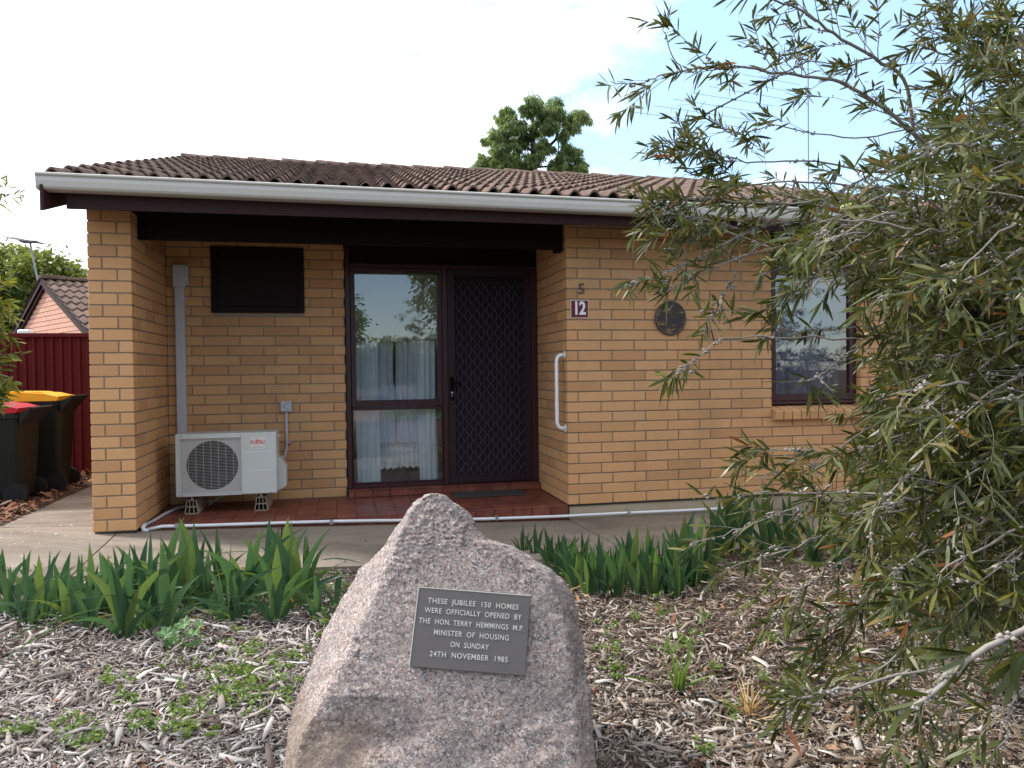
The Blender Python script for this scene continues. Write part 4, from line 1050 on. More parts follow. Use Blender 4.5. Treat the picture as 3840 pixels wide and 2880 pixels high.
# sparse chips and grit strayed onto the path, a few leaves
n = 260; X = rng.uniform(-6, 3.2, n); Y = np.abs(rng.normal(0, .35, n))*-1; Y = -1.27-Y; Y = np.clip(Y, -1.28, -.1)
scatter_flats('path_debris', n, (X, Y), np.vectorize(lambda x, y: zpath(x)+.003), (.006, .022), (.2, .5), .05, M['chip'], seed=8, label='scattered chips and crumbs strewn over the concrete path', cat='debris')
n = 90; X = rng.uniform(-4.6, -3.5, n); Y = rng.normal(-.1, .35, n)
scatter_flats('paint_flakes', n, (X, Y), np.vectorize(lambda x, y: zpath(x)+.003), (.006, .018), (.4, .9), .02, M['signwhite'], seed=9, thick=False, label='pale flakes scattered on the path beside the brick pier', cat='debris')

# ------------------------------------------------------------------ leaves in bulk
def leaf_batch(B, D, Lh, Wd, curve=.15, roll=None, seed=1, wmid=(.35, 1, .85), bendn=None):
    """B base points, D unit directions, Lh lengths, Wd widths -> V,Q,T arrays; 7 vertices each"""
    g = np.random.default_rng(seed); n = len(B)
    rv = g.normal(size=(n, 3)); S_ = np.cross(D, rv); S_ /= np.linalg.norm(S_, axis=1)[:, None]+1e-9; U_ = np.cross(S_, D)
    L_ = Lh[:, None]; W_ = Wd[:, None]/2; cv = g.normal(0, curve, n)[:, None]*L_; dn = np.array([[0, 0, -1.]])*(L_*(.12 if bendn is None else bendn))
    rowsP = []
    for t, w in ((0.0, wmid[0]), (.38, wmid[1]), (.72, wmid[2])):
        c = B+D*L_*t+(U_*cv+dn)*t*t; rowsP += [c-S_*W_*w, c+S_*W_*w]
    rowsP.append(B+D*L_+(U_*cv+dn))
    V = np.stack(rowsP, 1).reshape(-1, 3); b = (np.arange(n)*7)[:, None]
    Q = np.concatenate([b+np.array([[0, 1, 3, 2]]), b+np.array([[2, 3, 5, 4]])]); T = b+np.array([[4, 5, 6]])
    return V, Q, T
def norm(a): return a/(np.linalg.norm(a, axis=-1, keepdims=True)+1e-9)

class Shrub:
    def __init__(s): s.tw = MB(); s.B = []; s.D = []; s.L = []; s.W = []; s.cap = []
    def tuft(s, p, d, n, L0=.07, spread=.9, W0=.0080):
        p = np.array(p); d = norm(np.array(d))
        for _ in range(n):
            q = norm(d*random.uniform(.35, 1.1)+np.random.normal(0, spread*.5, 3)); l = L0*random.uniform(.6, 1.15)
            s.B.append(p-d*random.uniform(0, .05)); s.D.append(q); s.L.append(l); s.W.append(W0*random.uniform(.7, 1.2))
    def along(s, pts, dens, L0, a0=.0, W0=.0080):
        for a, b in zip(pts[:-1], pts[1:]):
            a = np.array(a); b = np.array(b); l = np.linalg.norm(b-a); n = np.random.poisson(dens*l); d = norm(b-a)
            for _ in range(n):
                q = np.random.normal(0, 1, 3); q = norm(q-d*(q@d)); q = norm(d*random.uniform(.4, 1.3)+q)
                s.B.append(a+(b-a)*random.random()); s.D.append(q); s.L.append(L0*random.uniform(.55, 1.15)); s.W.append(W0*random.uniform(.7, 1.2))
    def caps(s, a, b, n, r=.0042):
        a = np.array(a); b = np.array(b); d = norm(b-a)
        for _ in range(n):
            q = np.random.normal(0, 1, 3); q = norm(q-d*(q@d)); s.cap.append((a+(b-a)*random.random()+q*r*1.3, r*random.uniform(.75, 1.3)))
    def twig(s, p0, d, L_, r0, L0=.07, droop=.1, leaves=1, W0=.0080):
        pts = [np.array(p0)]; d = norm(np.array(d)); n = 5
        for i in range(n):
            d = norm(d+np.random.normal(0, .09, 3)+np.array([0, 0, -droop*.2])); pts.append(pts[-1]+d*L_/n)
        s.tw.tube(pts, [r0*(1-.6*i/n) for i in range(n+1)], 4, False)
        if random.random() < .42: k = random.randint(1, 2); s.caps(pts[k], pts[k+1], random.randint(3, 9))
        s.along(pts[2:], 110*leaves, L0, W0=W0); s.tuft(pts[-1], d, int(random.randint(4, 8)*leaves), L0, W0=W0)
        return pts
    def limb(s, pts, r0, r1, tips=8, tl=(.10, .24), L0=.07, start=.35, leaves=1, W0=.0080, obj=None, down=0, side=.8):
        pts = [np.array(q, float) for q in pts]
        # smooth resample (Catmull-Rom)
        P_ = [pts[0]*2-pts[1]]+pts+[pts[-1]*2-pts[-2]]; out_ = []
        for i in range(1, len(P_)-2):
            for q in range(4):
                t = q/4; a, b, c, d_ = P_[i-1], P_[i], P_[i+1], P_[i+2]
                out_.append(.5*((2*b)+(c-a)*t+(2*a-5*b+4*c-d_)*t*t+(3*b-a-3*c+d_)*t**3))
        out_.append(pts[-1]); N = len(out_)
        out_ = [q+np.random.normal(0, .0035 if r0 < .0044 or r0 > .0046 else .0009, 3)*(0 < i < N-1) for i, q in enumerate(out_)]
        (obj or s.tw).tube(out_, [r0+(r1-r0)*i/(N-1) for i in range(N)], 6, True)
        for _ in range(tips):
            t = start+(1-start)*random.random()**.8; i = min(N-2, int(t*(N-1))); a, b = out_[i], out_[i+1]; d = norm(b-a)
            q = np.random.normal(0, 1, 3); q[2] -= down*.5; q = norm(q-d*(q@d))
            s.twig(a+(b-a)*random.random(), d+q*side*random.uniform(.5, 1.1), random.uniform(*tl), max(.0011, r1*.8), L0, leaves=leaves, W0=W0)
        for i in range(int(N*start), N-2):
            if random.random() < .30: s.caps(out_[i], out_[i+1], random.randint(3, 9))
        s.along(out_[int(N*.75):], 70*leaves, L0, W0=W0); s.tuft(out_[-1], out_[-1]-out_[-2], int(8*leaves), L0, W0=W0)
        return out_
    def build(s, root, leafmat, solo=0, leafname='leaf', seed=1, capmat=None, curve=.12):
        B = np.array(s.B); D_ = np.array(s.D); L_ = np.array(s.L); W_ = np.array(s.W)
        dd = B-CAM[None, :]; Z = dd@_f; keep = Z > .55; B, D_, L_, W_, Z = B[keep], D_[keep], L_[keep], W_[keep], Z[keep]
        dd = B-CAM[None, :]; uu = 1920+F*(dd@RT)/Z; vv = 1440-F*(dd@UP)/Z; inn = (uu > -20) & (uu < 3860) & (vv > -20) & (vv < 2900)
        o = np.argsort(np.where(inn, Z/(L_*1.0), 1e6)); B, D_, L_, W_ = B[o], D_[o], L_[o], W_[o]
        V, Q, T = leaf_batch(B[solo:], D_[solo:], L_[solo:], W_[solo:], curve, seed=seed)
        npmesh('leaves', V, [Q, T], leafmat, root, True, 'stuff')
        if solo:
            tm = []
            for k in range(6):
                v1, q1, t1 = leaf_batch(np.zeros((1, 3)), np.array([[1., 0, 0]]), np.array([1.]), np.array([.118]), .08, seed=40+k, bendn=.02)
                me = bpy.data.meshes.new(leafname); me.from_pydata(v1.tolist(), [], q1.tolist()+t1.tolist()); me.update(); me.polygons.foreach_set('use_smooth', [True]*3); me.materials.append(leafmat); tm.append(me)
            for k in range(solo):
                o_ = bpy.data.objects.new(leafname, tm[k % 6]); COL.objects.link(o_)
                q = Vector(D_[k]).to_track_quat('X', 'Z'); o_.rotation_mode = 'QUATERNION'
                o_.rotation_quaternion = q @ Matrix.Rotation(random.uniform(-1.5, 1.5), 3, 'X').to_quaternion(); o_.location = B[k]; o_.scale = (L_[k],)*3
                setparent(o_, root)
        if s.cap and capmat:
            iv = np.array([[0, 0, 1], [1, 0, 0], [0, 1, 0], [-1, 0, 0], [0, -1, 0], [0, 0, -1], [.7, .7, .0], [-.7, .7, 0], [-.7, -.7, 0], [.7, -.7, 0]], float)
            ring = [1, 6, 2, 7, 3, 8, 4, 9]; tri = [(0, ring[i], ring[(i+1) % 8]) for i in range(8)]+[(5, ring[(i+1) % 8], ring[i]) for i in range(8)]
            iv = iv/np.linalg.norm(iv, axis=1)[:, None]*np.array([[1, 1, .85]])
            C = np.array([c[0] for c in s.cap]); Rr = np.array([c[1] for c in s.cap])
            V = (C[:, None, :]+iv[None]*Rr[:, None, None]).reshape(-1, 3); T = (np.arange(len(C))[:, None, None]*10+np.array(tri)[None]).reshape(-1, 3)
            npmesh('seed_capsules', V, T, capmat, root, True, 'stuff')
        s.tw.build('twigs', M['bark'], root, True, 'stuff')
        return len(B)

# ------------------------------------------------------------------ bottlebrush at the right
np.random.seed(11)
hub = at(4350, 1500, 3.1); base = np.array([hub[0]+.15, hub[1]-.1, -.17])
bush = empty('bottlebrush_shrub', base, 'large spreading bottlebrush shrub with narrow olive leaves and grey seed capsules filling the right side', 'shrub')
sh = Shrub()
trunk = MB(); trunk.tube([base, base+np.array([-.03, 0, .4]), hub-np.array([0, 0, .2]), hub], [.07, .06, .05, .045], 10); trunk.build('trunk', M['bark'], bush, True)
def limb(pl_, r0, r1, **k):
    """a main limb through control points (u, v, depth), each its own mesh"""
    ob = MB(); pts = [at(*q) for q in pl_]; o_ = sh.limb(pts, r0, r1, obj=ob, **k); ob.build('branch', M['bark'], bush, True); return o_
H0 = (4200, 1500, 3.1)
# upper limbs, reaching left over the roof and sky
limb([H0, (3850, 1000, 2.9), (3560, 640, 2.75), (3401, 475, 2.65), (3238, 356, 2.6), (3090, 289, 2.55), (2941, 278, 2.5), (2719, 252, 2.45), (2526, 274, 2.4)], .010, .0024, tips=17, L0=.068, start=.45)
limb([(2526, 274, 2.4), (2450, 292, 2.39), (2382, 315, 2.38), (2289, 304, 2.36)], .0026, .0014, tips=3, tl=(.05, .10), leaves=.45, start=.2)
limb([(2560, 268, 2.4), (2520, 200, 2.38), (2492, 110, 2.36), (2478, 80, 2.36)], .0022, .0013, tips=2, tl=(.05, .09), leaves=.5, start=.3)
limb([H0, (3700, 850, 2.9), (3480, 600, 2.8), (3423, 475, 2.75), (3386, 297, 2.7), (3275, 215, 2.65), (3127, 126, 2.6), (3015, 44, 2.55), (2904, 0, 2.5), (2790, -60, 2.5)], .010, .0024, tips=20, L0=.068, start=.45)
limb([(3275, 215, 2.65), (3150, 240, 2.6), (2990, 220, 2.55), (2880, 190, 2.5), (2780, 135, 2.45)], .0024, .0012, tips=3, tl=(.05, .10), leaves=.6)
limb([(3420, 480, 2.7), (3250, 520, 2.6), (3060, 500, 2.55), (2900, 470, 2.5), (2790, 500, 2.45), (2690, 470, 2.45)], .003, .0013, tips=8, tl=(.07, .18))
limb([(3500, 640, 2.7), (3250, 640, 2.55), (3000, 600, 2.5), (2800, 610, 2.45), (2640, 560, 2.4), (2560, 490, 2.4)], .004, .0014, tips=12, tl=(.08, .18))
limb([(3560, 760, 2.7), (3200, 700, 2.55), (2950, 680, 2.5), (2750, 690, 2.45), (2600, 650, 2.4), (2550, 610, 2.4)], .004, .0014, tips=12, tl=(.08, .18))
limb([(3850, 480, 2.4), (3757, 504, 2.4), (3571, 541, 2.4), (3416, 571, 2.4), (3238, 667, 2.35), (3090, 749, 2.3), (2852, 764, 2.3), (2674, 741, 2.3), (2519, 745, 2.3)], .007, .0016, tips=26, tl=(.08, .2), start=.3)
limb([(3600, 900, 2.6), (3300, 860, 2.5), (3000, 830, 2.4), (2800, 850, 2.35), (2650, 830, 2.3), (2500, 800, 2.3)], .005, .0015, tips=18, tl=(.08, .2))
limb([(3500, 400, 2.7), (3600, 200, 2.6), (3560, 60, 2.5), (3600, -60, 2.5)], .006, .002, tips=18, tl=(.1, .22), start=.1)
for (a, b) in (((4000, 700), (3650, 100)), ((4100, 600), (3750, 40)), ((4100, 500), (3780, 150)), ((4050, 300), (3650, 250)), ((4100, 200), (3800, 50)), ((4000, 600), (3550, 350)), ((4000, 420), (3480, 180))):
    zz = random.uniform(1.9, 2.5); limb([(a[0], a[1], zz+.3), ((a[0]+b[0])/2+30, (a[1]+b[1])/2, zz+.1), (b[0], b[1], zz)], .005, .0018, tips=14, tl=(.1, .22), start=.1, leaves=1.0)
# limbs in front of the wall
limb([(3500, 730, 2.5), (3240, 800, 2.45), (3053, 780, 2.4), (2867, 838, 2.35), (2719, 919, 2.3), (2600, 979, 2.28), (2474, 1030, 2.25), (2370, 1053, 2.25)], .005, .0013, tips=8, tl=(.05, .11), start=.3, leaves=.6)
limb([(3400, 800, 2.45), (3150, 890, 2.4), (2950, 920, 2.35), (2790, 960, 2.3), (2650, 1020, 2.25), (2560, 1060, 2.25), (2474, 1095, 2.22)], .0045, .0013, tips=7, tl=(.04, .10), start=.3, leaves=.6)
limb([(3100, 800, 2.4), (2900, 900, 2.35), (2793, 964, 2.3), (2734, 1075, 2.3), (2690, 1150, 2.3), (2645, 1216, 2.3)], .0024, .0011, tips=4, tl=(.04, .07), start=.4, leaves=.6, down=1)
limb([(3801, 712, 2.0), (3609, 890, 2.0), (3386, 964, 2.05), (3238, 986, 2.05), (3050, 1040, 2.1), (2950, 1090, 2.1)], .006, .0014, tips=14, tl=(.06, .16), start=.3)
limb([(3900, 980, 2.2), (3780, 1050, 2.2), (3550, 1180, 2.15), (3380, 1240, 2.1), (3200, 1262, 2.1), (2900, 1264, 2.1), (2704, 1275, 2.1), (2640, 1325, 2.1), (2580, 1365, 2.1), (2525, 1397, 2.1)], .004, .0011, tips=6, tl=(.04, .09), start=.45, leaves=.45)
limb([(2704, 1275, 2.1), (2680, 1240, 2.1), (2650, 1190, 2.1), (2620, 1140, 2.1)], .0015, .001, tips=2, tl=(.03, .06), leaves=.4)
limb([(3240, 1262, 2.1), (3200, 1310, 2.1), (3130, 1360, 2.08), (3060, 1410, 2.06), (3015, 1430, 2.05)], .003, .0013, tips=4, tl=(.05, .09), start=.3, leaves=.6)
limb([(3300, 1220, 2.2), (3150, 1230, 2.2), (3000, 1240, 2.2), (2870, 1215, 2.2)], .003, .0013, tips=5, tl=(.05, .09), start=.3, leaves=.7)
limb([(3900, 1300, 2.0), (3671, 1447, 2.0), (3480, 1592, 2.0), (3300, 1660, 2.0), (3200, 1690, 2.0), (3050, 1692, 2.0), (2845, 1680, 2.0)], .005, .0013, tips=12, tl=(.06, .16), start=.4, leaves=.7)
limb([(3300, 1580, 2.1), (3200, 1640, 2.1), (3120, 1700, 2.1), (3000, 1780, 2.1), (2940, 1800, 2.1)], .003, .0013, tips=6, tl=(.06, .13), start=.3, leaves=.7)
limb([(3900, 1530, 1.8), (3775, 1609, 1.8), (3660, 1684, 1.8), (3555, 1754, 1.8), (3463, 1823, 1.8), (3312, 1852, 1.85), (3150, 1845, 1.9), (2980, 1845, 1.95), (2790, 1850, 2.0)], .006, .0013, tips=11, tl=(.05, .13), start=.3, leaves=.65)
limb([(3550, 1780, 2.1), (3350, 1850, 2.1), (3150, 1880, 2.1), (3000, 1900, 2.1), (2850, 1955, 2.1), (2750, 1990, 2.1), (2590, 2035, 2.1)], .0035, .0012, tips=6, tl=(.05, .10), start=.35, leaves=.5)
limb([(3700, 1800, 2.2), (3400, 1900, 2.2), (3100, 1935, 2.2), (2950, 1925, 2.2), (2820, 1905, 2.2), (2690, 1870, 2.2)], .0035, .0012, tips=5, tl=(.05, .10), start=.35, leaves=.5)
limb([(3800, 1700, 2.0), (3500, 1860, 2.0), (3250, 1950, 2.0), (3050, 2030, 2.0), (2900, 2080, 2.0), (2780, 2110, 2.0)], .005, .0013, tips=9, tl=(.06, .14), start=.35, leaves=.6)
limb([(3700, 1850, 1.9), (3450, 1960, 1.9), (3200, 2080, 1.9), (3050, 2180, 1.9), (2900, 2260, 1.9)], .0045, .0013, tips=9, tl=(.06, .14), start=.35, leaves=.6)
limb([(3800, 1850, 1.9), (3550, 1980, 1.9), (3350, 2120, 1.9), (3200, 2270, 1.9), (3060, 2400, 1.9)], .005, .0013, tips=13, tl=(.06, .16), start=.35, leaves=.75, down=1)
limb([(3350, 2080, 1.9), (3250, 2250, 1.9), (3170, 2400, 1.9), (3090, 2520, 1.9)], .003, .0012, tips=7, tl=(.06, .14), start=.4, leaves=.6, down=1)
limb([(3900, 2000, 1.8), (3750, 2150, 1.8), (3600, 2300, 1.8), (3450, 2420, 1.8), (3300, 2510, 1.8)], .004, .0013, tips=11, tl=(.06, .16), start=.35, leaves=.7, down=1)
limb([(3509, 2244, 1.7), (3463, 2325, 1.7), (3359, 2452, 1.7), (3197, 2580, 1.7)], .003, .0015, tips=5, tl=(.06, .14), start=.3, leaves=.7, down=1)
limb([(3900, 2440, 1.6), (3660, 2487, 1.6), (3428, 2522, 1.6), (3197, 2580, 1.6), (3080, 2610, 1.6), (2960, 2610, 1.6)], .004, .0013, tips=8, tl=(.06, .13), start=.4, leaves=.6)
limb([(3700, 2000, 1.7), (3640, 2300, 1.7), (3560, 2500, 1.7), (3420, 2700, 1.7), (3330, 2830, 1.7)], .003, .0013, tips=8, tl=(.06, .14), start=.35, leaves=.6, down=1)
limb([(3950, 2200, 1.5), (3880, 2450, 1.5), (3800, 2650, 1.5), (3740, 2860, 1.5)], .003, .0014, tips=6, tl=(.06, .14), start=.3, leaves=.6, down=1)
limb([(3800, 2500, 1.75), (3650, 2620, 1.75), (3520, 2760, 1.75), (3480, 2860, 1.75)], .002, .0012, tips=6, tl=(.06, .12), start=.3, leaves=.5, down=1)
# thick near branch at the lower right
nearpts = limb([(4150, 2150, .98), (3980, 2260, .97), (3840, 2360, .96), (3660, 2452, .95), (3560, 2545, .95), (3486, 2614, .95), (3370, 2678, .95)], .0045, .0030, tips=0, leaves=.4, L0=.07, W0=.010)
for (u0, v0, n_) in ((3655, 2455, 9), (3790, 2400, 6), (3850, 2440, 10)):
    p = at(u0, v0, .95)
    for k in range(n_):
        d = norm(RT*random.uniform(-1, .35)-UP*random.uniform(.1, 1.1)+_f*random.uniform(-.3, .4)); sh.B.append(p); sh.D.append(d); sh.L.append(random.uniform(.055, .085)); sh.W.append(random.uniform(.009, .013))
for k in range(4): sh.B.append(at(3640, 2450, .95)); sh.D.append(norm(-RT*1.0-UP*(.05-.12*k))); sh.L.append(.075); sh.W.append(.011)
for (a, b, n_) in (((3400, 2670), (3520, 2590), 9), ((3540, 2560), (3620, 2490), 6)): sh.caps(at(*a, .95), at(*b, .95), n_, .0034)
# the dense body of the shrub
poly = [(2850, 330), (3150, 300), (3450, 400), (3900, 250), (3950, 2250), (3600, 2330), (3330, 2250), (3220, 2120), (3180, 1980), (3200, 1860), (3240, 1760), (3280, 1560), (3230, 1420), (3330, 1280), (3330, 1120), (3200, 1010), (2900, 960), (2680, 930), (2560, 820), (2620, 700), (2720, 560)]
def inside(u, v):
    c = False; n = len(poly)
    for i in range(n):
        (x1, y1), (x2, y2) = poly[i], poly[(i+1) % n]
        if (y1 > v) != (y2 > v) and u < (x2-x1)*(v-y1)/(y2-y1)+x1: c = not c
    return c
cnt = 0
while cnt < 165:
    u, v = random.uniform(2600, 4000), random.uniform(280, 2350)
    if not inside(u, v): continue
    if v < 800 and u < 3500 and random.random() < .78: continue
    if v < 900 and u >= 3500 and random.random() < .3: continue
    if u < 3350 and random.random() < .45: continue
    if 3600 < u and 660 < v < 900 and random.random() < .5: continue
    Zt = random.choice([random.uniform(1.6, 2.4), random.uniform(2.2, 3.2), random.uniform(2.6, 3.6)])
    if u > 3500: Zt = random.uniform(1.5, 3.3)
    hz = random.uniform(2.2, 3.4) if Zt > 2 else Zt+.35
    sv_, su_ = v+(v-1150)*-.35+random.uniform(-120, 120)-80, u+random.uniform(420, 700)
    if v < 900: sv_ = v+random.uniform(80, 330)
    a = (su_, sv_, (Zt+hz)/2+.1); mid = ((u+su_)/2, (v+sv_)/2-random.uniform(0, 60), (Zt+a[2])/2)
    pts = [at(*a), at(*mid), at(u, v, Zt)]
    if at(u, v, Zt)[2] < .0: continue
    sh.limb(pts, .0042, .0014, tips=random.randint(9, 14), tl=(.09, .22), L0=.068, start=.12, leaves=1.0); cnt += 1
cnt = 0
while cnt < 150:      # inner mass toward the right edge
    u, v = random.uniform(3250, 4050), random.uniform(850, 2250); Zt = random.uniform(2.2, 3.8)
    if v > 2100 and u < 3600: continue
    if at(u, v, Zt)[2] < .1 or not (inside(u, v) or u > 3900): continue
    pts = [at(u+random.uniform(250, 500), v+random.uniform(-320, 60), Zt+.2), at(u+150, v-60, Zt+.1), at(u, v, Zt)]
    sh.limb(pts, .004, .0014, tips=random.randint(10, 16), tl=(.1, .24), L0=.07, start=.05, leaves=1.1); cnt += 1
for k in range(14):     # heavy stems seen through the leaves
    u, v = random.uniform(3450, 3700), random.uniform(900, 2200); a = at(4200, 1350+random.uniform(-200, 500), 3.0); b = at(u, v, random.uniform(2.6, 3.2))
    ob = MB(); ob.tube([a, (a+b)/2+np.array([0, 0, .05]), b], [.013, .009, .004], 7); ob.build('branch', M['bark'], bush, True)
# long pale twigs criss-crossing in front of the body
for k in range(150):
    u, v = random.uniform(2900, 3900), random.uniform(600, 2300)
    if not inside(u, v): continue
    Z = random.uniform(1.5, 2.3); ang = random.uniform(.15, .75) if v > 900 else random.uniform(-.5, .4); l = random.uniform(200, 520)
    sh.limb([at(u+l*math.cos(ang), v-l*math.sin(ang), Z+.12), at(u+l*.5*math.cos(ang), v-l*.5*math.sin(ang)-20, Z+.05), at(u, v, Z)], .0034, .0013, tips=3, tl=(.05, .12), L0=.064, start=.5, leaves=.55)
# the far side of the shrub, outside the frame, seen only in the window
for k in range(270):
    q = norm(np.random.normal(0, 1, 3)); q[2] = abs(q[2])*1.1-.15; c = np.array([hub[0]+1.7, hub[1]+.2, 1.0]); tip_ = c+q*np.array([2.4, 1.2, 1.9])*random.uniform(.6, 1)
    dz_ = (tip_-CAM)@_f
    if 1920+F*((tip_-CAM)@RT)/max(dz_, .1) < 4000 or tip_[2] < .1: continue
    sh.limb([hub, (hub+tip_)/2+np.array([0, 0, .1]), tip_], .006, .0016, tips=12, tl=(.1, .24), L0=.07, start=.25, leaves=1.0)
# young flower spike
fsp = MB(); q0, q1 = at(3140, 790, 2.1), at(3205, 765, 2.1); fsp.tube([q0, q0*.7+q1*.3, q0*.3+q1*.7, q1], [.004, .009, .009, .003], 10); fsp.build('flower_spike', M['brush'], bush, True)
NLV = sh.build(bush, M['bushleaf'], solo=290, capmat=M['capsule'])
print('bush leaves', NLV, 'caps', len(sh.cap), 'twig verts', len(sh.tw.V))

# ------------------------------------------------------------------ shrub entering at the left edge
b0 = at(-420, 1350, 2.9); ls = empty('side_shrub', (b0[0], b0[1], -.12), 'yellowish green narrow leaved shrub just entering at the left edge', 'shrub')
s2 = Shrub()
tr = MB(); tr.tube([(b0[0], b0[1], -.15), (b0[0], b0[1], .8), (b0[0]+.03, b0[1], 2.0)], [.04, .03, .015], 8); tr.build('trunk', M['bark'], ls, True)
for (u, v, Z) in [(a_-22, b_, c_) for a_, b_, c_ in ((30, 1120, 2.9), (60, 1160, 2.9), (40, 1230, 2.9), (10, 1080, 2.9), (-20, 1300, 2.8), (30, 1330, 2.9), (40, 1390, 2.9), (20, 1450, 2.9), (-10, 1500, 2.9), (25, 1530, 2.9), (-60, 1250, 2.9), (-60, 1400, 2.9), (-40, 1150, 3.0))]:
    s2.limb([at(-420, v+random.uniform(-60, 40), Z+.1), at(-180, v-20, Z+.05), at(u-25, v, Z)], .006, .0015, tips=9, tl=(.05, .11), L0=.05, start=.5, leaves=1.0, W0=.009)
for (u, v, n_) in ((60, 740, 3), (100, 720, 3), (15, 690, 3), (0, 730, 5), (30, 760, 4), (20, 670, 2)):
    p = at(u, v, 3.0); s2.twig(p-RT*.05, RT+UP*random.uniform(-.3, .4), .04, .001, .045, leaves=.5, W0=.007)
s2.limb([at(-420, 820, 3.0), at(-150, 770, 3.0), at(10, 725, 3.0)], .004, .001, tips=3, tl=(.04, .08), L0=.045, start=.6, leaves=.4, W0=.007)
s2.build(ls, M['bushleaf2'], solo=0, capmat=M['capsule'])

# ------------------------------------------------------------------ iris plants
def iris_mesh(L_, W_, lean, curl, seed):
    g = random.Random(seed); n = 9; V = []; Fc = []
    for i in range(n+1):
        t = i/n; w = W_*(.55+.45*math.sin(min(1, t*1.5)*math.pi/2))*(1-max(0, (t-.45)/.55)**1.7); w = max(w, .0006)
        x = math.sin(lean*t*1.0)*L_*t+curl*t*t*t*L_; z = L_*t*math.cos(lean*t)-abs(curl)*t**3*L_*.55
        tw = .25*math.sin(t*2+seed)
        V += [(x-w/2*math.cos(tw), -w/2*math.sin(tw), z), (x, .003+.05*w, z), (x+w/2*math.cos(tw), w/2*math.sin(tw), z)]
    for i in range(n): Fc += [(3*i, 3*i+1, 3*i+4, 3*i+3), (3*i+1, 3*i+2, 3*i+5, 3*i+4)]
    me = bpy.data.meshes.new('leaf'); me.from_pydata(V, [], Fc); me.update(); me.polygons.foreach_set('use_smooth', [True]*len(Fc)); me.materials.append(M['iris']); return me
im = {}
for a, (lean, curl) in enumerate(((0, 0), (.05, .03), (.10, .05), (.16, .08), (.24, .1), (.34, .14), (.5, .2), (.72, .25), (.3, .55))):
    for s_ in (1, -1):
        im[(a, s_, 0)] = iris_mesh(1, .135, lean*s_*1.5, curl*s_, a*2+s_); im[(a, s_, 1)] = iris_mesh(1, .105, lean*s_*1.7, curl*s_*1.3, a*2+s_+5)
dead = [iris_mesh(1, .08, 1.6, .45, 3), iris_mesh(1, .07, -1.3, -.5, 5)]
for q in dead: q.materials[0] = M['drygrass']
def iris(u, v, h, n, label, spread=1.0, floppy=False, group=None, turn=None):
    p = hit(u, v, 2, -.14)
    for _ in range(4): p = hit(u, v, 2, zg(p[0], p[1]))
    e = empty('iris_plant', p, label, 'iris', group)
    base_r = random.uniform(-.5, .5) if turn is None else turn
    for k in range(n):
        s_ = 1 if k % 2 else -1; a = min(7, int((k/n*6.4+random.uniform(-.6, .9))*spread)); a = max(0, a)
        if floppy and k == n-1: a = 8
        o = bpy.data.objects.new('leaf', im[(a, s_, random.randint(0, 1))]); COL.objects.link(o)
        L_ = h*(1.04-.34*k/n)*random.uniform(.72, 1.12)
        o.location = (p[0]+s_*k*.006*math.cos(base_r), p[1]+random.uniform(-.012, .012), p[2]-.01); o.scale = (L_*random.uniform(.9, 1.25), L_*1.0, L_)
        o.rotation_euler = (random.uniform(-.12, .12), random.uniform(-.06, .06), base_r+random.uniform(-.55, .55)); setparent(o, e)
    for k in range(random.choice((0, 0, 1, 2))):
        o = bpy.data.objects.new('dead_leaf', dead[k]); COL.objects.link(o); o.location = (p[0], p[1], p[2]+.0); L_ = h*random.uniform(.4, .7); o.scale = (L_, L_, L_); o.rotation_euler = (0, 0, random.uniform(0, 6.28)); setparent(o, e)
    return e
IL = 'irises planted along the path'
left = [(150, 2335, .36, 8, 'low fan of iris leaves at the far left end of the bed'), (40, 2310, .30, 8, 'iris fan cut by the left edge of the frame'), (270, 2345, .34, 8, 'spreading iris fan with arching outer leaves left of the tall clump'),
 (470, 2385, .47, 9, 'tall leaning iris fan, the nearest in the left bed'), (400, 2320, .40, 8, 'iris fan behind the tall leaning one'), (620, 2365, .44, 8, 'iris fan in front of the pier with a broad pale leaf'), (560, 2300, .44, 8, 'upright iris fan behind the broad leaved one'),
 (690, 2290, .46, 8, 'straight iris fan in the middle of the left bed'), (850, 2330, .43, 8, 'iris fan below the left mounting block'), (770, 2290, .38, 7, 'low iris fan near the large round leaved weed'), (930, 2270, .50, 9, 'tall dark iris fan below the air conditioner'), (1035, 2330, .42, 8, 'iris fan with two flat outer leaves left of the rock'),
 (1110, 2290, .50, 9, 'tall upright iris fan to the left of the rock'), (1000, 2235, .40, 7, 'slender iris behind the tall fans by the rock'), (1190, 2330, .24, 6, 'short iris fan close to the left side of the rock'), (1260, 2290, .22, 6, 'small iris tucked against the rock'),
 (300, 2250, .28, 7, 'low back row iris near the slab joint'), (180, 2260, .26, 7, 'low back row iris toward the left edge'), (90, 2230, .25, 6, 'small back row iris beside the path corner'), (520, 2230, .38, 7, 'back row iris in front of the brick pier')]
left += [(100, 2350, .28, 8, 'iris fan low in front at the left end'), (10, 2250, .30, 7, 'tall iris at the very left edge beside the path'), (220, 2300, .30, 8, 'iris fan between the two low fans on the left'), (340, 2360, .30, 8, 'iris fan with a leaf lying flat near the left'), (350, 2290, .36, 7, 'upright iris just left of the tall leaning fan'), (540, 2365, .26, 7, 'iris with low flat leaves beside the round leaved weed'),
 (740, 2250, .46, 8, 'tall iris in the back row below the drain pipe'), (900, 2330, .36, 7, 'iris between the two flat leaved fans'), (1060, 2250, .48, 8, 'tall thin iris in the back row left of the rock'), (1150, 2240, .42, 7, 'tall iris right at the end of the left row'), (620, 2240, .42, 8, 'iris behind the broad pale leaf'), (450, 2250, .36, 7, 'back row iris left of the brick pier corner'), (820, 2240, .40, 7, 'slender back row iris below the air conditioner')]
for q in left: iris(*q, group=IL, spread=1.7)
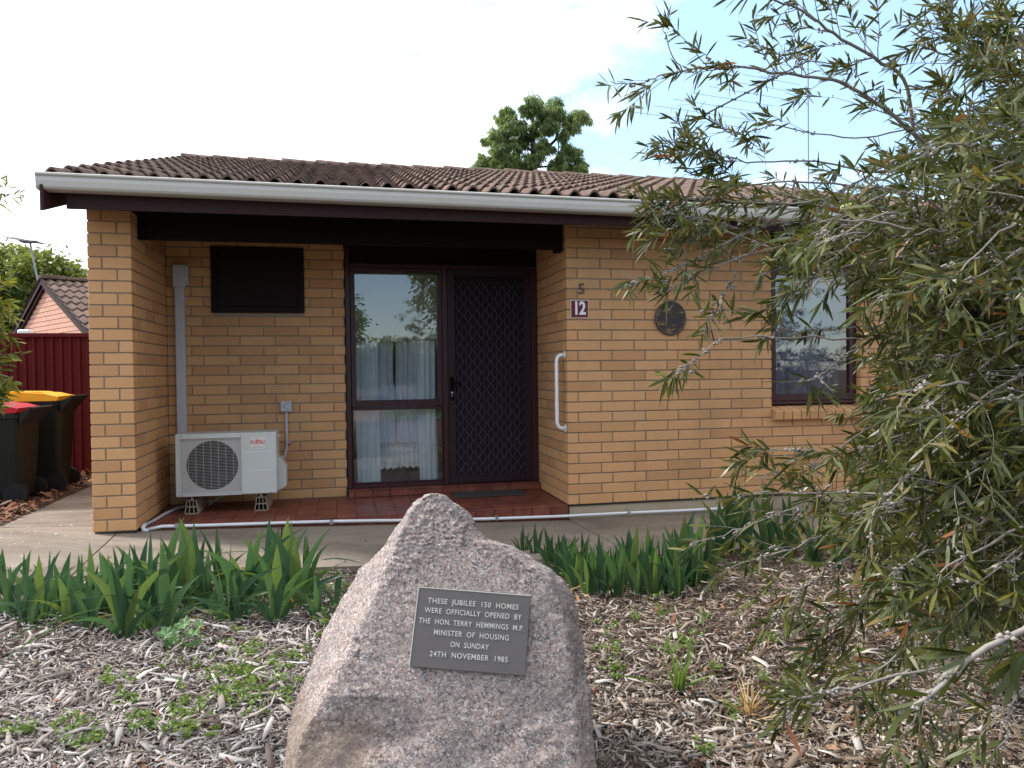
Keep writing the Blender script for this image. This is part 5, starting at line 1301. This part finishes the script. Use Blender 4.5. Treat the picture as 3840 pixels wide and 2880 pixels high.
right = [(2165, 2215, .22, 7, 'small iris at the right shoulder of the rock'), (2230, 2200, .26, 7, 'iris fan just right of the rock'), (2205, 2240, .24, 6, 'front row iris beside the rock, right side'), (2290, 2190, .22, 6, 'thin iris in the low row right of the rock'), (2345, 2215, .30, 7, 'iris fan third in the row right of the rock'),
 (2400, 2235, .30, 7, 'iris with a pale blue green front leaf right of the rock'), (2455, 2200, .24, 6, 'low iris in the middle of the right row'), (2510, 2225, .36, 8, 'iris with a long leaf leaning left in the right row'), (2590, 2205, .40, 9, 'large upright iris clump with one drooping leaf'), (2640, 2190, .38, 8, 'dark iris fan right of the drooping leaf clump'),
 (2560, 2170, .36, 8, 'iris behind the large upright clump'), (2730, 2080, .44, 8, 'tall iris against the concrete plinth'), (2800, 2090, .40, 8, 'iris fan under the low bottlebrush branches'), (2880, 2080, .42, 8, 'iris behind the hanging bottlebrush twigs'), (2960, 2100, .38, 8, 'iris half hidden by bottlebrush twigs'), (3050, 2120, .38, 8, 'iris under the bottlebrush with broad green leaves'),
 (3140, 2140, .36, 7, 'iris in the shade of the bottlebrush'), (3240, 2120, .36, 7, 'iris deep under the bottlebrush'), (2310, 2160, .22, 6, 'back row iris near the slab joint on the right'), (2400, 2150, .2, 6, 'small back row iris in the right bed'), (2130, 2130, .2, 6, 'small iris behind the right shoulder of the rock'), (2060, 2110, .18, 5, 'tiny iris behind the rock'), (2480, 2140, .22, 6, 'slender iris at the path edge in the right bed')]
right += [(1960, 2085, .20, 7, 'iris peeking over the sloping shoulder of the rock'), (2010, 2095, .22, 7, 'iris directly behind the rock shoulder'), (2070, 2130, .24, 7, 'iris emerging from behind the rock on its right'), (2110, 2170, .26, 7, 'iris half behind the right edge of the rock'), (2150, 2200, .27, 8, 'front iris touching the right edge of the rock'), (2100, 2110, .20, 6, 'back row iris by the path next to the rock'),
 (2250, 2235, .30, 8, 'dark iris fan in front beside the rock shoulder'), (2320, 2240, .27, 7, 'iris with pale lower leaves in the right front row'), (2370, 2180, .30, 7, 'iris in the second row behind the pale fronted one'), (2430, 2170, .30, 7, 'upright iris in the second row of the right bed'), (2540, 2240, .30, 7, 'iris with a broad round tipped leaf in the right front row'),
 (2150, 2170, .26, 7, 'iris between the rock and the back row'), (2190, 2145, .22, 6, 'iris in the back row close to the rock'), (2260, 2150, .22, 6, 'back row iris left of the slab joint'), (2350, 2145, .24, 6, 'back row iris right of the slab joint'), (2690, 2110, .40, 8, 'iris fan between the upright clump and the plinth irises'), (2760, 2050, .42, 8, 'iris closest to the plinth'), (2450, 2235, .30, 8, 'leafy iris at the front of the right row')]
right = [(a, b, c*1.12, d, e) for a, b, c, d, e in right]
for i, q in enumerate(right): iris(*q, group=IL, spread=.8, floppy=(i == 8))

# ------------------------------------------------------------------ weeds
WB, WD, WL, WW = [], [], [], []
wst = MB()
def weed_patch(u, v, n, ru, rv, h=.045, L0=.016):
    for _ in range(n):
        uu, vv = random.gauss(u, ru), random.gauss(v, rv); p = hit(uu, vv, 2, -.15)
        if p[1] > -1.32: continue
        p[2] = zgn(p[0], p[1])+.012; hh = h*random.uniform(.4, 1.2)
        for st in range(random.randint(1, 3)):
            tip = p+np.array([random.uniform(-.8, .8)*hh, random.uniform(-.8, .8)*hh, hh*random.uniform(.5, 1)]); wst.tube([p, (p+tip)/2+np.array([0, 0, .1*hh]), tip], .0008, 3, False)
            for k in range(random.randint(4, 8)):
                t = random.uniform(.25, 1.05); WB.append(p+(tip-p)*t); WD.append(norm(np.array([random.gauss(0, 1), random.gauss(0, 1), random.uniform(-.1, .9)]))); WL.append(L0*random.uniform(.6, 1.4)); WW.append(L0*random.uniform(.35, .6))
for q in [(780, 2560, 32, 110, 35), (960, 2560, 34, 70, 45), (690, 2680, 14, 25, 30), (830, 2610, 16, 60, 25), (430, 2570, 8, 30, 30), (480, 2650, 10, 25, 40), (270, 2740, 12, 40, 20), (560, 2730, 14, 50, 25), (700, 2760, 14, 60, 20), (330, 2790, 12, 40, 20), (90, 2760, 12, 50, 15),
          (900, 2640, 14, 50, 30), (1050, 2470, 14, 60, 30), (930, 2440, 12, 60, 20), (1240, 2330, 30, 50, 30), (1200, 2230, 26, 60, 30), (900, 2300, 50, 180, 50), (1060, 2250, 30, 120, 30), (740, 2330, 18, 80, 40), (2280, 2430, 14, 30, 60), (2300, 2500, 8, 20, 20), (2600, 2390, 6, 20, 30), (2580, 2420, 8, 20, 20),
          (2380, 2200, 34, 130, 30), (2300, 2170, 24, 120, 20), (2500, 2200, 20, 100, 30), (2690, 2530, 5, 10, 10), (2735, 2690, 5, 10, 10), (2900, 2410, 4, 10, 10), (3000, 2500, 6, 20, 10), (2650, 2850, 6, 15, 10), (3230, 2450, 4, 10, 10), (2860, 2560, 4, 10, 10), (3700, 2290, 14, 120, 30), (1080, 2620, 6, 20, 30), (950, 2690, 6, 20, 10)]:
    weed_patch(*q)
V, Q, T = leaf_batch(np.array(WB), np.array(WD), np.array(WL), np.array(WW)*1.25, .1, seed=4, wmid=(.4, 1, .9))
wo = npmesh('small_weeds', V, [Q, T], M['weed'], None, True, 'stuff'); tag(wo, 'small bright green weeds sprouting through the mulch', 'weeds')
so_ = wst.build('weed_stems', M['weed'], wo, kind='stuff')
# big round-leaved weed
mw = hit(690, 2430, 2, -.14); mal = empty('mallow_weed', mw, 'pale green weed with large round scalloped leaves in front of the left irises', 'weed')
for (u, v, s_) in ((620, 2380, 1.0), (650, 2400, .9), (690, 2340, .95), (725, 2380, 1.0), (700, 2430, .8), (665, 2365, .7), (745, 2345, .7), (740, 2415, .7), (630, 2420, .7)):
    p = Vector(hit(u, v, 1, mw[1]+random.uniform(-.03, .06))); n = 28; V = [(0, 0, 0)]
    for k in range(n):
        a = 2*math.pi*k/n; rr = .036*s_*(1-.38*(1 if abs(a-math.pi) < .25 else 0))*(1+.10*math.cos(6*a)); V.append((rr*math.cos(a), rr*math.sin(a), .010*math.cos(6*a)*s_+.010))
    rot = Matrix.Rotation(random.uniform(-.5, .5), 3, 'Y') @ Matrix.Rotation(R(random.uniform(10, 38)), 3, 'X') @ Matrix.Rotation(random.uniform(0, 6), 3, 'Z')
    mesh('leaf', [tuple(p+rot @ Vector(v_)) for v_ in V], [(0, 1+k, 1+(k+1) % n) for k in range(n)], M['mallow'], mal, True)
    MB().tube([Vector(mw), (Vector(mw)+p)/2+Vector((0, 0, .01)), p], .0016, 4).build('stem', M['mallow'], mal)
# grassy weeds
def grass_tuft(u, v, n, h, label, mat='weed', lean=.35, cat='weed', w=.006):
    p = hit(u, v, 2, -.15); p[2] = zgn(p[0], p[1]); e = empty('grass_tuft' if cat != 'dry grass' else 'dry_grass_tuft', p, label, cat)
    B = np.repeat(p[None], n, 0)+np.random.normal(0, .01, (n, 3))*np.array([1, 1, 0]); D_ = norm(np.random.normal(0, lean, (n, 3))+np.array([[0, 0, 1.]])); D_[:, 2] = np.abs(D_[:, 2])
    V, Q, T = leaf_batch(B, D_, np.random.uniform(.5, 1.1, n)*h, np.full(n, w), .3, seed=n, wmid=(.8, 1, .6), bendn=.25)
    o = npmesh('blades', V, [Q, T], M[mat], e, True)
for q in ((2540, 2600, 26, .30, 'tall grassy weed with upright stems right of the rock'), (2390, 2330, 10, .10, 'tiny grassy weed just right of the rock'), (2480, 2310, 10, .12, 'bright grass sprout below the upright iris clump'), (2650, 2320, 8, .10, 'thin grass sprout by the drooping iris leaf'),
          (2500, 2450, 7, .14, 'sparse grass blades between the rock and the dry tuft'), (820, 2610, 9, .09, 'small tuft of bright grass left of the rock'), (870, 2470, 5, .11, 'single bluish grass shoot left of the rock'), (555, 2380, 6, .16, 'narrow grass shoot among the left irises'), (2385, 1990, 5, .05, 'little seedling in the path joint right of the rock'), (2440, 2040, 6, .08, 'taller seedling in the path joint near the right irises')):
    grass_tuft(*q, w=.0095)
grass_tuft(2810, 2690, 46, .19, 'dry straw coloured grass tuft in the mulch at the lower right', 'drygrass', .8, 'dry grass', .006)
# loose sticks and a short stake
def stick(name, pts, r, label, cat='stick'):
    P_ = []
    for (u, v) in pts:
        q = hit(u, v, 2, -.14); P_.append((q[0], q[1], zgn(q[0], q[1])+.022))
    tag(MB().tube(P_, r, 6).build(name, M['bark'], None, True), label, cat)
stick('stick', [(2560, 2848), (2680, 2830), (2840, 2795)], .005, 'long grey stick lying at the bottom right of the rock')
stick('stick', [(2560, 2430), (2680, 2425), (2800, 2437)], .004, 'thin grey stick lying on the mulch below the right irises')
stick('stick', [(0, 2830), (60, 2800), (150, 2790)], .006, 'grey stick in the lower left corner of the mulch')
stick('stick', [(0, 2590), (110, 2560), (260, 2530)], .007, 'long weathered splinter at the left of the mulch')
q = hit(2972, 2590, 2, -.15); MB_ = MB().tube([(q[0], q[1], -.16), (q[0], q[1]+.004, -.09)], .013, 7)
tag(MB_.build('stake', M['bark']), 'short upright weathered wooden stake in the mulch', 'stake')
q = hit(2800, 1922, 2, -.1); me = mesh('fallen_leaf', [(q[0]-.03, q[1], q[2]+.01), (q[0]+.035, q[1]+.01, q[2]+.014), (q[0]+.01, q[1]+.03, q[2]+.03), (q[0]-.005, q[1]-.02, q[2]+.008)], [(0, 3, 1, 2)], M['signred']); tag(me, 'dark red fallen leaf on the path near the plinth', 'leaf')

# ------------------------------------------------------------------ trees
def tree(name, base, lobes, trunk, limbs, mat, label, L0=.14, W0=.06, per=420, droop=.7, seed=1, group=None, clumpy=.6, nl_=26):
    e = empty(name, base, label, 'tree', group); g = np.random.default_rng(seed)
    tb = MB(); tb.tube(trunk[0], trunk[1], 8); tb.build('trunk', M['darkbark'], e, True)
    lb = MB()
    for (pts, r0) in limbs: lb.tube(pts, [r0*(1-.7*i/(len(pts)-1)) for i in range(len(pts))], 5)
    lb.build('limbs', M['darkbark'], e, True)
    B, D_, sc = [], [], []
    for (c, r) in lobes:
        c = np.array(c); n = int(per*(r[0]*r[2])/(lobes[0][1][0]*lobes[0][1][2])) if per > 0 else 0
        q = norm(g.normal(size=(n, 3)))*(g.random((n, 1))**.42); clump = norm(g.normal(size=(max(4, n//28), 3)))*(.55+.45*g.random((max(4, n//28), 1))); idx = g.integers(0, len(clump), n)
        q = np.where(g.random((n, 1)) < clumpy, clump[idx]+g.normal(0, .17, (n, 3)), q)
        B.append(c+q*np.array(r)); D_.append(norm(norm(q)*np.array([1, 1, .4])+g.normal(0, .45, (n, 3))+np.array([0, 0, -droop])))
    B = np.concatenate(B); D_ = np.concatenate(D_); n = len(B)
    V, Q, T = leaf_batch(B, D_, g.uniform(.6, 1.2, n)*L0, g.uniform(.6, 1.2, n)*W0, .2, seed=seed)
    npmesh('crown', V, [Q, T], mat, e, False, 'stuff')
    return e
TZ = 21.0
def tp(zx, zy, dz=0): return at(1400+zx*.5787, 200+zy*.5787, TZ+dz)
lob = [(870, 385, 55), (840, 430, 45), (1040, 315, 62), (1000, 360, 55), (1165, 320, 58), (1190, 390, 62), (1110, 400, 60), (1310, 420, 62), (1350, 400, 48), (1280, 480, 55), (940, 470, 58), (880, 490, 55), (810, 530, 60), (760, 560, 52), (1060, 480, 60), (1150, 470, 55), (990, 560, 62), (900, 590, 60),
       (820, 620, 62), (1090, 590, 55), (1130, 620, 50), (720, 690, 48), (790, 700, 60), (880, 680, 62), (960, 690, 60), (1060, 680, 45), (1260, 610, 48), (1300, 650, 50), (1230, 680, 55), (1320, 720, 55), (1190, 720, 55), (1260, 740, 55), (1000, 740, 50), (860, 735, 55), (1340, 745, 45), (670, 725, 30), (1230, 540, 40), (1400, 430, 22)]
lobes = []
for (zx, zy, rz) in lob:
    r = rz*.5787*TZ/F*.92; lobes.append((tp(zx, zy, random.uniform(-.7, .7)), (r*.95, r*.9, r*.80)))
    for _ in range(4): lobes.append((tp(zx+random.uniform(-1, 1)*rz*.95, zy+random.uniform(-.8, 1)*rz*.85, random.uniform(-.7, .7)), (r*.32, r*.32, r*.40)))
bt = tp(1045, 1400)
tree('feathery_tree', (bt[0], bt[1], -.1), lobes, ([(bt[0], bt[1], -.1), tp(1045, 900), tp(1040, 740), tp(1035, 600), tp(1035, 420), tp(1010, 300), tp(1005, 235)], [.16, .13, .10, .07, .04, .015, .006]),
     [([tp(1040, 700), tp(1100, 640), tp(1180, 560), tp(1210, 470), tp(1180, 340)], .06), ([tp(1180, 560), tp(1260, 500), tp(1330, 420)], .03), ([tp(1040, 640), tp(960, 590), tp(860, 560), tp(790, 540)], .04), ([tp(1035, 560), tp(960, 480), tp(880, 400)], .035),
      ([tp(1042, 740), tp(940, 700), tp(800, 690), tp(700, 710)], .035), ([tp(1042, 740), tp(1150, 730), tp(1290, 680)], .035), ([tp(1200, 540), tp(1200, 640), tp(1180, 740)], .02), ([tp(1035, 300), tp(1030, 230), tp(1040, 175), tp(1060, 172), tp(1070, 190)], .008), ([tp(1200, 330), tp(1215, 275), tp(1240, 262)], .008),
      ([tp(1230, 330), tp(1240, 280), tp(1265, 268), tp(1280, 295), tp(1272, 320)], .007), ([tp(1330, 720), tp(1385, 735), tp(1400, 775)], .006)], M['treeleaf'], 'slender feathery green tree rising behind the roof ridge', L0=.14, W0=.026, per=520, droop=1.3, seed=21, clumpy=.75)
# tree beyond the neighbour
TZ2 = 27.0
lobes = []
g = random.Random(5)
for k in range(85):
    u = g.uniform(-400, 400); top = 925+((max(u, 60)-60)/270)**2*130+(20 if u < 0 else 0); v = g.uniform(top+45, 1330); r = g.uniform(48, 85)*TZ2/F
    if 90 < u < 200 and 1020 < v < 1090: continue
    lobes.append((at(u, v, TZ2+g.uniform(-1.5, 1.5)), (r*1.2, r*1.2, r*.7)))
bt = at(60, 1500, TZ2)
tree('spreading_tree', (bt[0], bt[1], 0), lobes, ([(bt[0], bt[1], 0), at(60, 1350, TZ2), at(70, 1200, TZ2)], [.4, .34, .2]),
     [([at(70, 1250, TZ2), at(130, 1130, TZ2), at(190, 1080, TZ2), at(250, 1000, TZ2)], .12), ([at(70, 1200, TZ2), at(60, 1080, TZ2), at(100, 980, TZ2)], .12), ([at(65, 1200, TZ2), at(0, 1100, TZ2), at(-80, 1000, TZ2)], .12), ([at(100, 1120, TZ2), at(150, 1050, TZ2), at(170, 990, TZ2)], .06)],
     M['treeleaf2'], 'broad spreading green tree behind the neighbouring gable', L0=.19, W0=.09, per=1500, droop=.1, seed=22, clumpy=.8)
# trees across the street, behind the camera, seen mirrored in the window
for (x, y, h, r, lab, sd) in ((2.9, -24, 9.0, 2.1, 'tall dense tree across the street', 31), (-3.0, -28, 5.0, 2.3, 'lower round tree across the street', 32), (11, -26, 8, 3.5, 'wide tree across the street toward the east', 33), (-12, -25, 7, 3.2, 'wide tree across the street toward the west', 34), (0.6, -31, 2.2, 2.6, 'low shrub across the street between the trees', 35), (7, -30, 3.6, 2.8, 'low shrub across the street on the east side', 36), (-6.5, -30, 3.4, 2.8, 'low shrub across the street on the west side', 37)):
    g = random.Random(sd); lb_ = []
    for k in range(60):
        a = g.uniform(0, 6.28); zz = g.uniform(.35, 1)*h; rr = r*math.sin(min(1, (1.08-zz/h)*2.2)*math.pi/2)*g.uniform(.2, .9); q = g.uniform(.6, 1.0)
        lb_.append(((x+rr*math.cos(a), y+rr*math.sin(a), zz), (q, q, q*.8)))
    tree('street_tree', (x, y, -.13), lb_, ([(x, y, -.13), (x, y, h*.4), (x+.2, y, h*.85)], [.22, .16, .05]), [([(x, y, h*.4), (x+r*.5, y, h*.6), (x+r*.8, y, h*.75)], .08), ([(x, y, h*.4), (x-r*.5, y+.3, h*.6), (x-r*.8, y, h*.7)], .08)], M['treeleaf'], lab, L0=.2, W0=.09, per=420, droop=.3, seed=sd, group='trees across the street')

# ------------------------------------------------------------------ neighbouring house, left
ap = at(180, 1047, 14.0); gdir = np.array([-math.cos(R(57)), math.sin(R(57)), 0]); rdir = np.array([math.sin(R(57)), math.cos(R(57)), 0])
ap = ap-rdir*.32
nb = empty('neighbour_house', (ap[0], ap[1], 0), 'pink brick gable end of the neighbouring house with a brown tiled roof', 'house')
T3 = Matrix(((gdir[0], rdir[0], 0, ap[0]), (gdir[1], rdir[1], 0, ap[1]), (0, 0, 1, 0), (0, 0, 0, 1)))
def nbm(m_, name, mat, kind=None, parent=nb): return mesh(name, [tuple(T3 @ Vector(v)) for v in m_.V], m_.F, mat, parent, kind=kind)
HA = ap[2]; sp = .415; HW = 3.4
m = MB(); m.prism([(-HW, 0), (HW, 0), (HW, HA-.12-sp*HW), (0, HA-.12), (-HW, HA-.12-sp*HW)], 1, .30, 9)
gw = nbm(m, 'wall', M['dpc'])
bk = MB(); k = 0; z = .0
while z < HA-.2:
    off = (.12 if k % 2 else 0); x = -HW+off
    while x < HW:
        x1 = x+.23; zm = z+.076; lim = (HA-.14-zm)/sp
        a = max(x, -lim-.05); b = min(x1, lim+.05)
        if b-a > .03: bk.box(a, b, .288, .30, z, zm)
        x += .24
    z += .086; k += 1
nbm(bk, 'brickwork', M['pinkbrick'], 'stuff', gw)
rf_ = MB()
for s_ in (-1, 1): rf_.add([(0, .19, HA-.02), (0, 9.2, HA-.02), (s_*(HW+.5), 9.2, HA-.02-sp*(HW+.5)), (s_*(HW+.5), .19, HA-.02-sp*(HW+.5))], [(0, 1, 2, 3)])
nrf = nbm(rf_, 'roof', M['darkpaint'])
wt_ = MB()
for s_ in (-1, 1):
    for r in range(12):
        for c in range(30):
            x0 = c*.3+.18; d0 = .0+r*.32; n = 10; V = []
            for dd_ in (d0, d0+.36):
                lift = .055 if dd_ > d0+.2 else .02
                for i in range(n+1): V.append((s_*dd_, x0+.3*i/n, HA-.02-sp*dd_+lift+.020*math.cos(4*math.pi*i/n)))
            wt_.add(V, [(i, i+1, n+2+i, n+1+i) for i in range(n)]+[])
            V2 = [(a_, b_, c_-.03) for (a_, b_, c_) in V[n+1:]]; wt_.add(V[n+1:]+V2, [(i, i+1, n+2+i, n+1+i) for i in range(n)])
nbm(wt_, 'roof_tiles', M['tile'], 'stuff', nrf)
m = MB()
for i in range(22): m.box(-.10, .10, .18+i*.42, i*.42+.59, HA+.0, HA+.07-.012*(i % 2), .01)
nbm(m, 'ridge_caps', M['tile'], parent=nrf)
for s_ in (-1, 1):
    m = MB(); m.prism([(0, HA-.10), (0, HA+.02), (s_*(HW+.5), HA+.02-sp*(HW+.5)), (s_*(HW+.5), HA-.10-sp*(HW+.5))], 1, .20+(s_*.001), .23+(s_*.001)); nbm(m, 'barge_board', M['timber'])
    m = MB(); m.prism([(0, HA-.17), (0, HA-.14), (s_*(HW+.5), HA-.14-sp*(HW+.5)), (s_*(HW+.5), HA-.17-sp*(HW+.5))], 1, .233, .287); nbm(m, 'soffit', M['timber'])
q = at(78, 1242, 12.2); tag(MB().box(q[0]-.06, q[0]+.12, q[1], q[1]+.2, q[2]-.05, q[2]+.03, .02).build('wall_box', M['white']), 'small white box just above the red fence at the left', 'box')
# antennas
def yagi(name, label, mastpts, boom0, boom1, eldir, n, el0, el1, r=.010, elr=.005, mr_=.018):
    e = empty(name, mastpts[0], label, 'antenna'); MB().tube(mastpts, mr_, 8).build('mast', M['antenna'], e)
    MB().tube([boom0, boom1], r, 6).build('boom', M['antdark'], e)
    b0, b1, ed = Vector(boom0), Vector(boom1), Vector(eldir).normalized()
    for i in range(n):
        t = i/(n-1); c = b0+(b1-b0)*t; l = el0+(el1-el0)*t; MB().tube([c-ed*l, c+ed*l], elr, 5).build('element', M['antenna'], e)
        MB().tube([c-ed*.045, c+ed*.045], .014, 6).build('clip', M['antdark'], e)
    return e
a0, a1, a2 = at(152, 1100, 14.3), at(128, 990, 14.3), at(112, 905, 14.3)
yg = yagi('tv_antenna', 'television antenna on a leaning grey mast above the neighbouring roof', [a0, a1, a2], at(55, 893, 14.3), at(152, 912, 14.3), RT*.5+_f*.8-UP*.0, 7, .25, .55)
MB().box(a2[0]-.15, a2[0]+.15, a2[1]-.12, a2[1]+.12, a2[2]-.02, a2[2]+.0).build('reflector', M['antdark'], yg)
b0_, b1_ = at(2600, 452, 11.5), at(3030, 228, 12.5)
mt = hit(2860, 350, 1, 4.2); mtb = (b0_+b1_)/2
yagi('tv_antenna', 'large multi element television antenna behind the bottlebrush above the roof', [np.array([b1_[0], b1_[1], 3.2]), np.array([b1_[0], b1_[1], b1_[2]+.05])], b0_, b1_, (at(2330, 415, 11.0)-at(2590, 452, 11.5)), 10, 1.05, .35, .014, .004, .011)
# second roof behind to the right, behind the shrub
fz = empty('rear_unit', (6, 8, 0), 'neighbouring brick unit with a brown tiled roof glimpsed behind the shrub at the right', 'house')
MB().box(4.4, 14, 5.5, 11, -.1, 2.35).build('wall', M['brick'], fz)
m = MB(); m.add([(4.1, 4.9, 2.35), (14.5, 4.9, 2.35), (14.5, 8.2, 3.35), (4.1, 8.2, 3.35), (4.1, 11.5, 2.35), (14.5, 11.5, 2.35)], [(0, 1, 2, 3), (3, 2, 5, 4), (0, 3, 4)]); rr_ = m.build('roof', M['tile'], fz)
wt_ = MB()
for r in range(10):
    for c in range(36):
        n = 6; V = []
        for j in (0, 1):
            for i in range(n+1): y_ = 4.88+r*.33+j*.36; V.append((4.1+c*.29+.29*i/n, y_, 2.36+(y_-4.9)*.303+.028*(1-j)+.02*math.cos(2*math.pi*i/n)))
        wt_.add(V, [(i, i+1, n+2+i, n+1+i) for i in range(n)])
wt_.build('roof_tiles', M['tile'], rr_, kind='stuff')
MB().box(4.0, 14.5, 4.80, 4.90, 2.26, 2.36, .01).build('gutter', M['gutter'], fz)
print('objects', len(bpy.data.objects), 'tris', sum(len(o.data.polygons) for o in bpy.data.objects if o.type == 'MESH'))
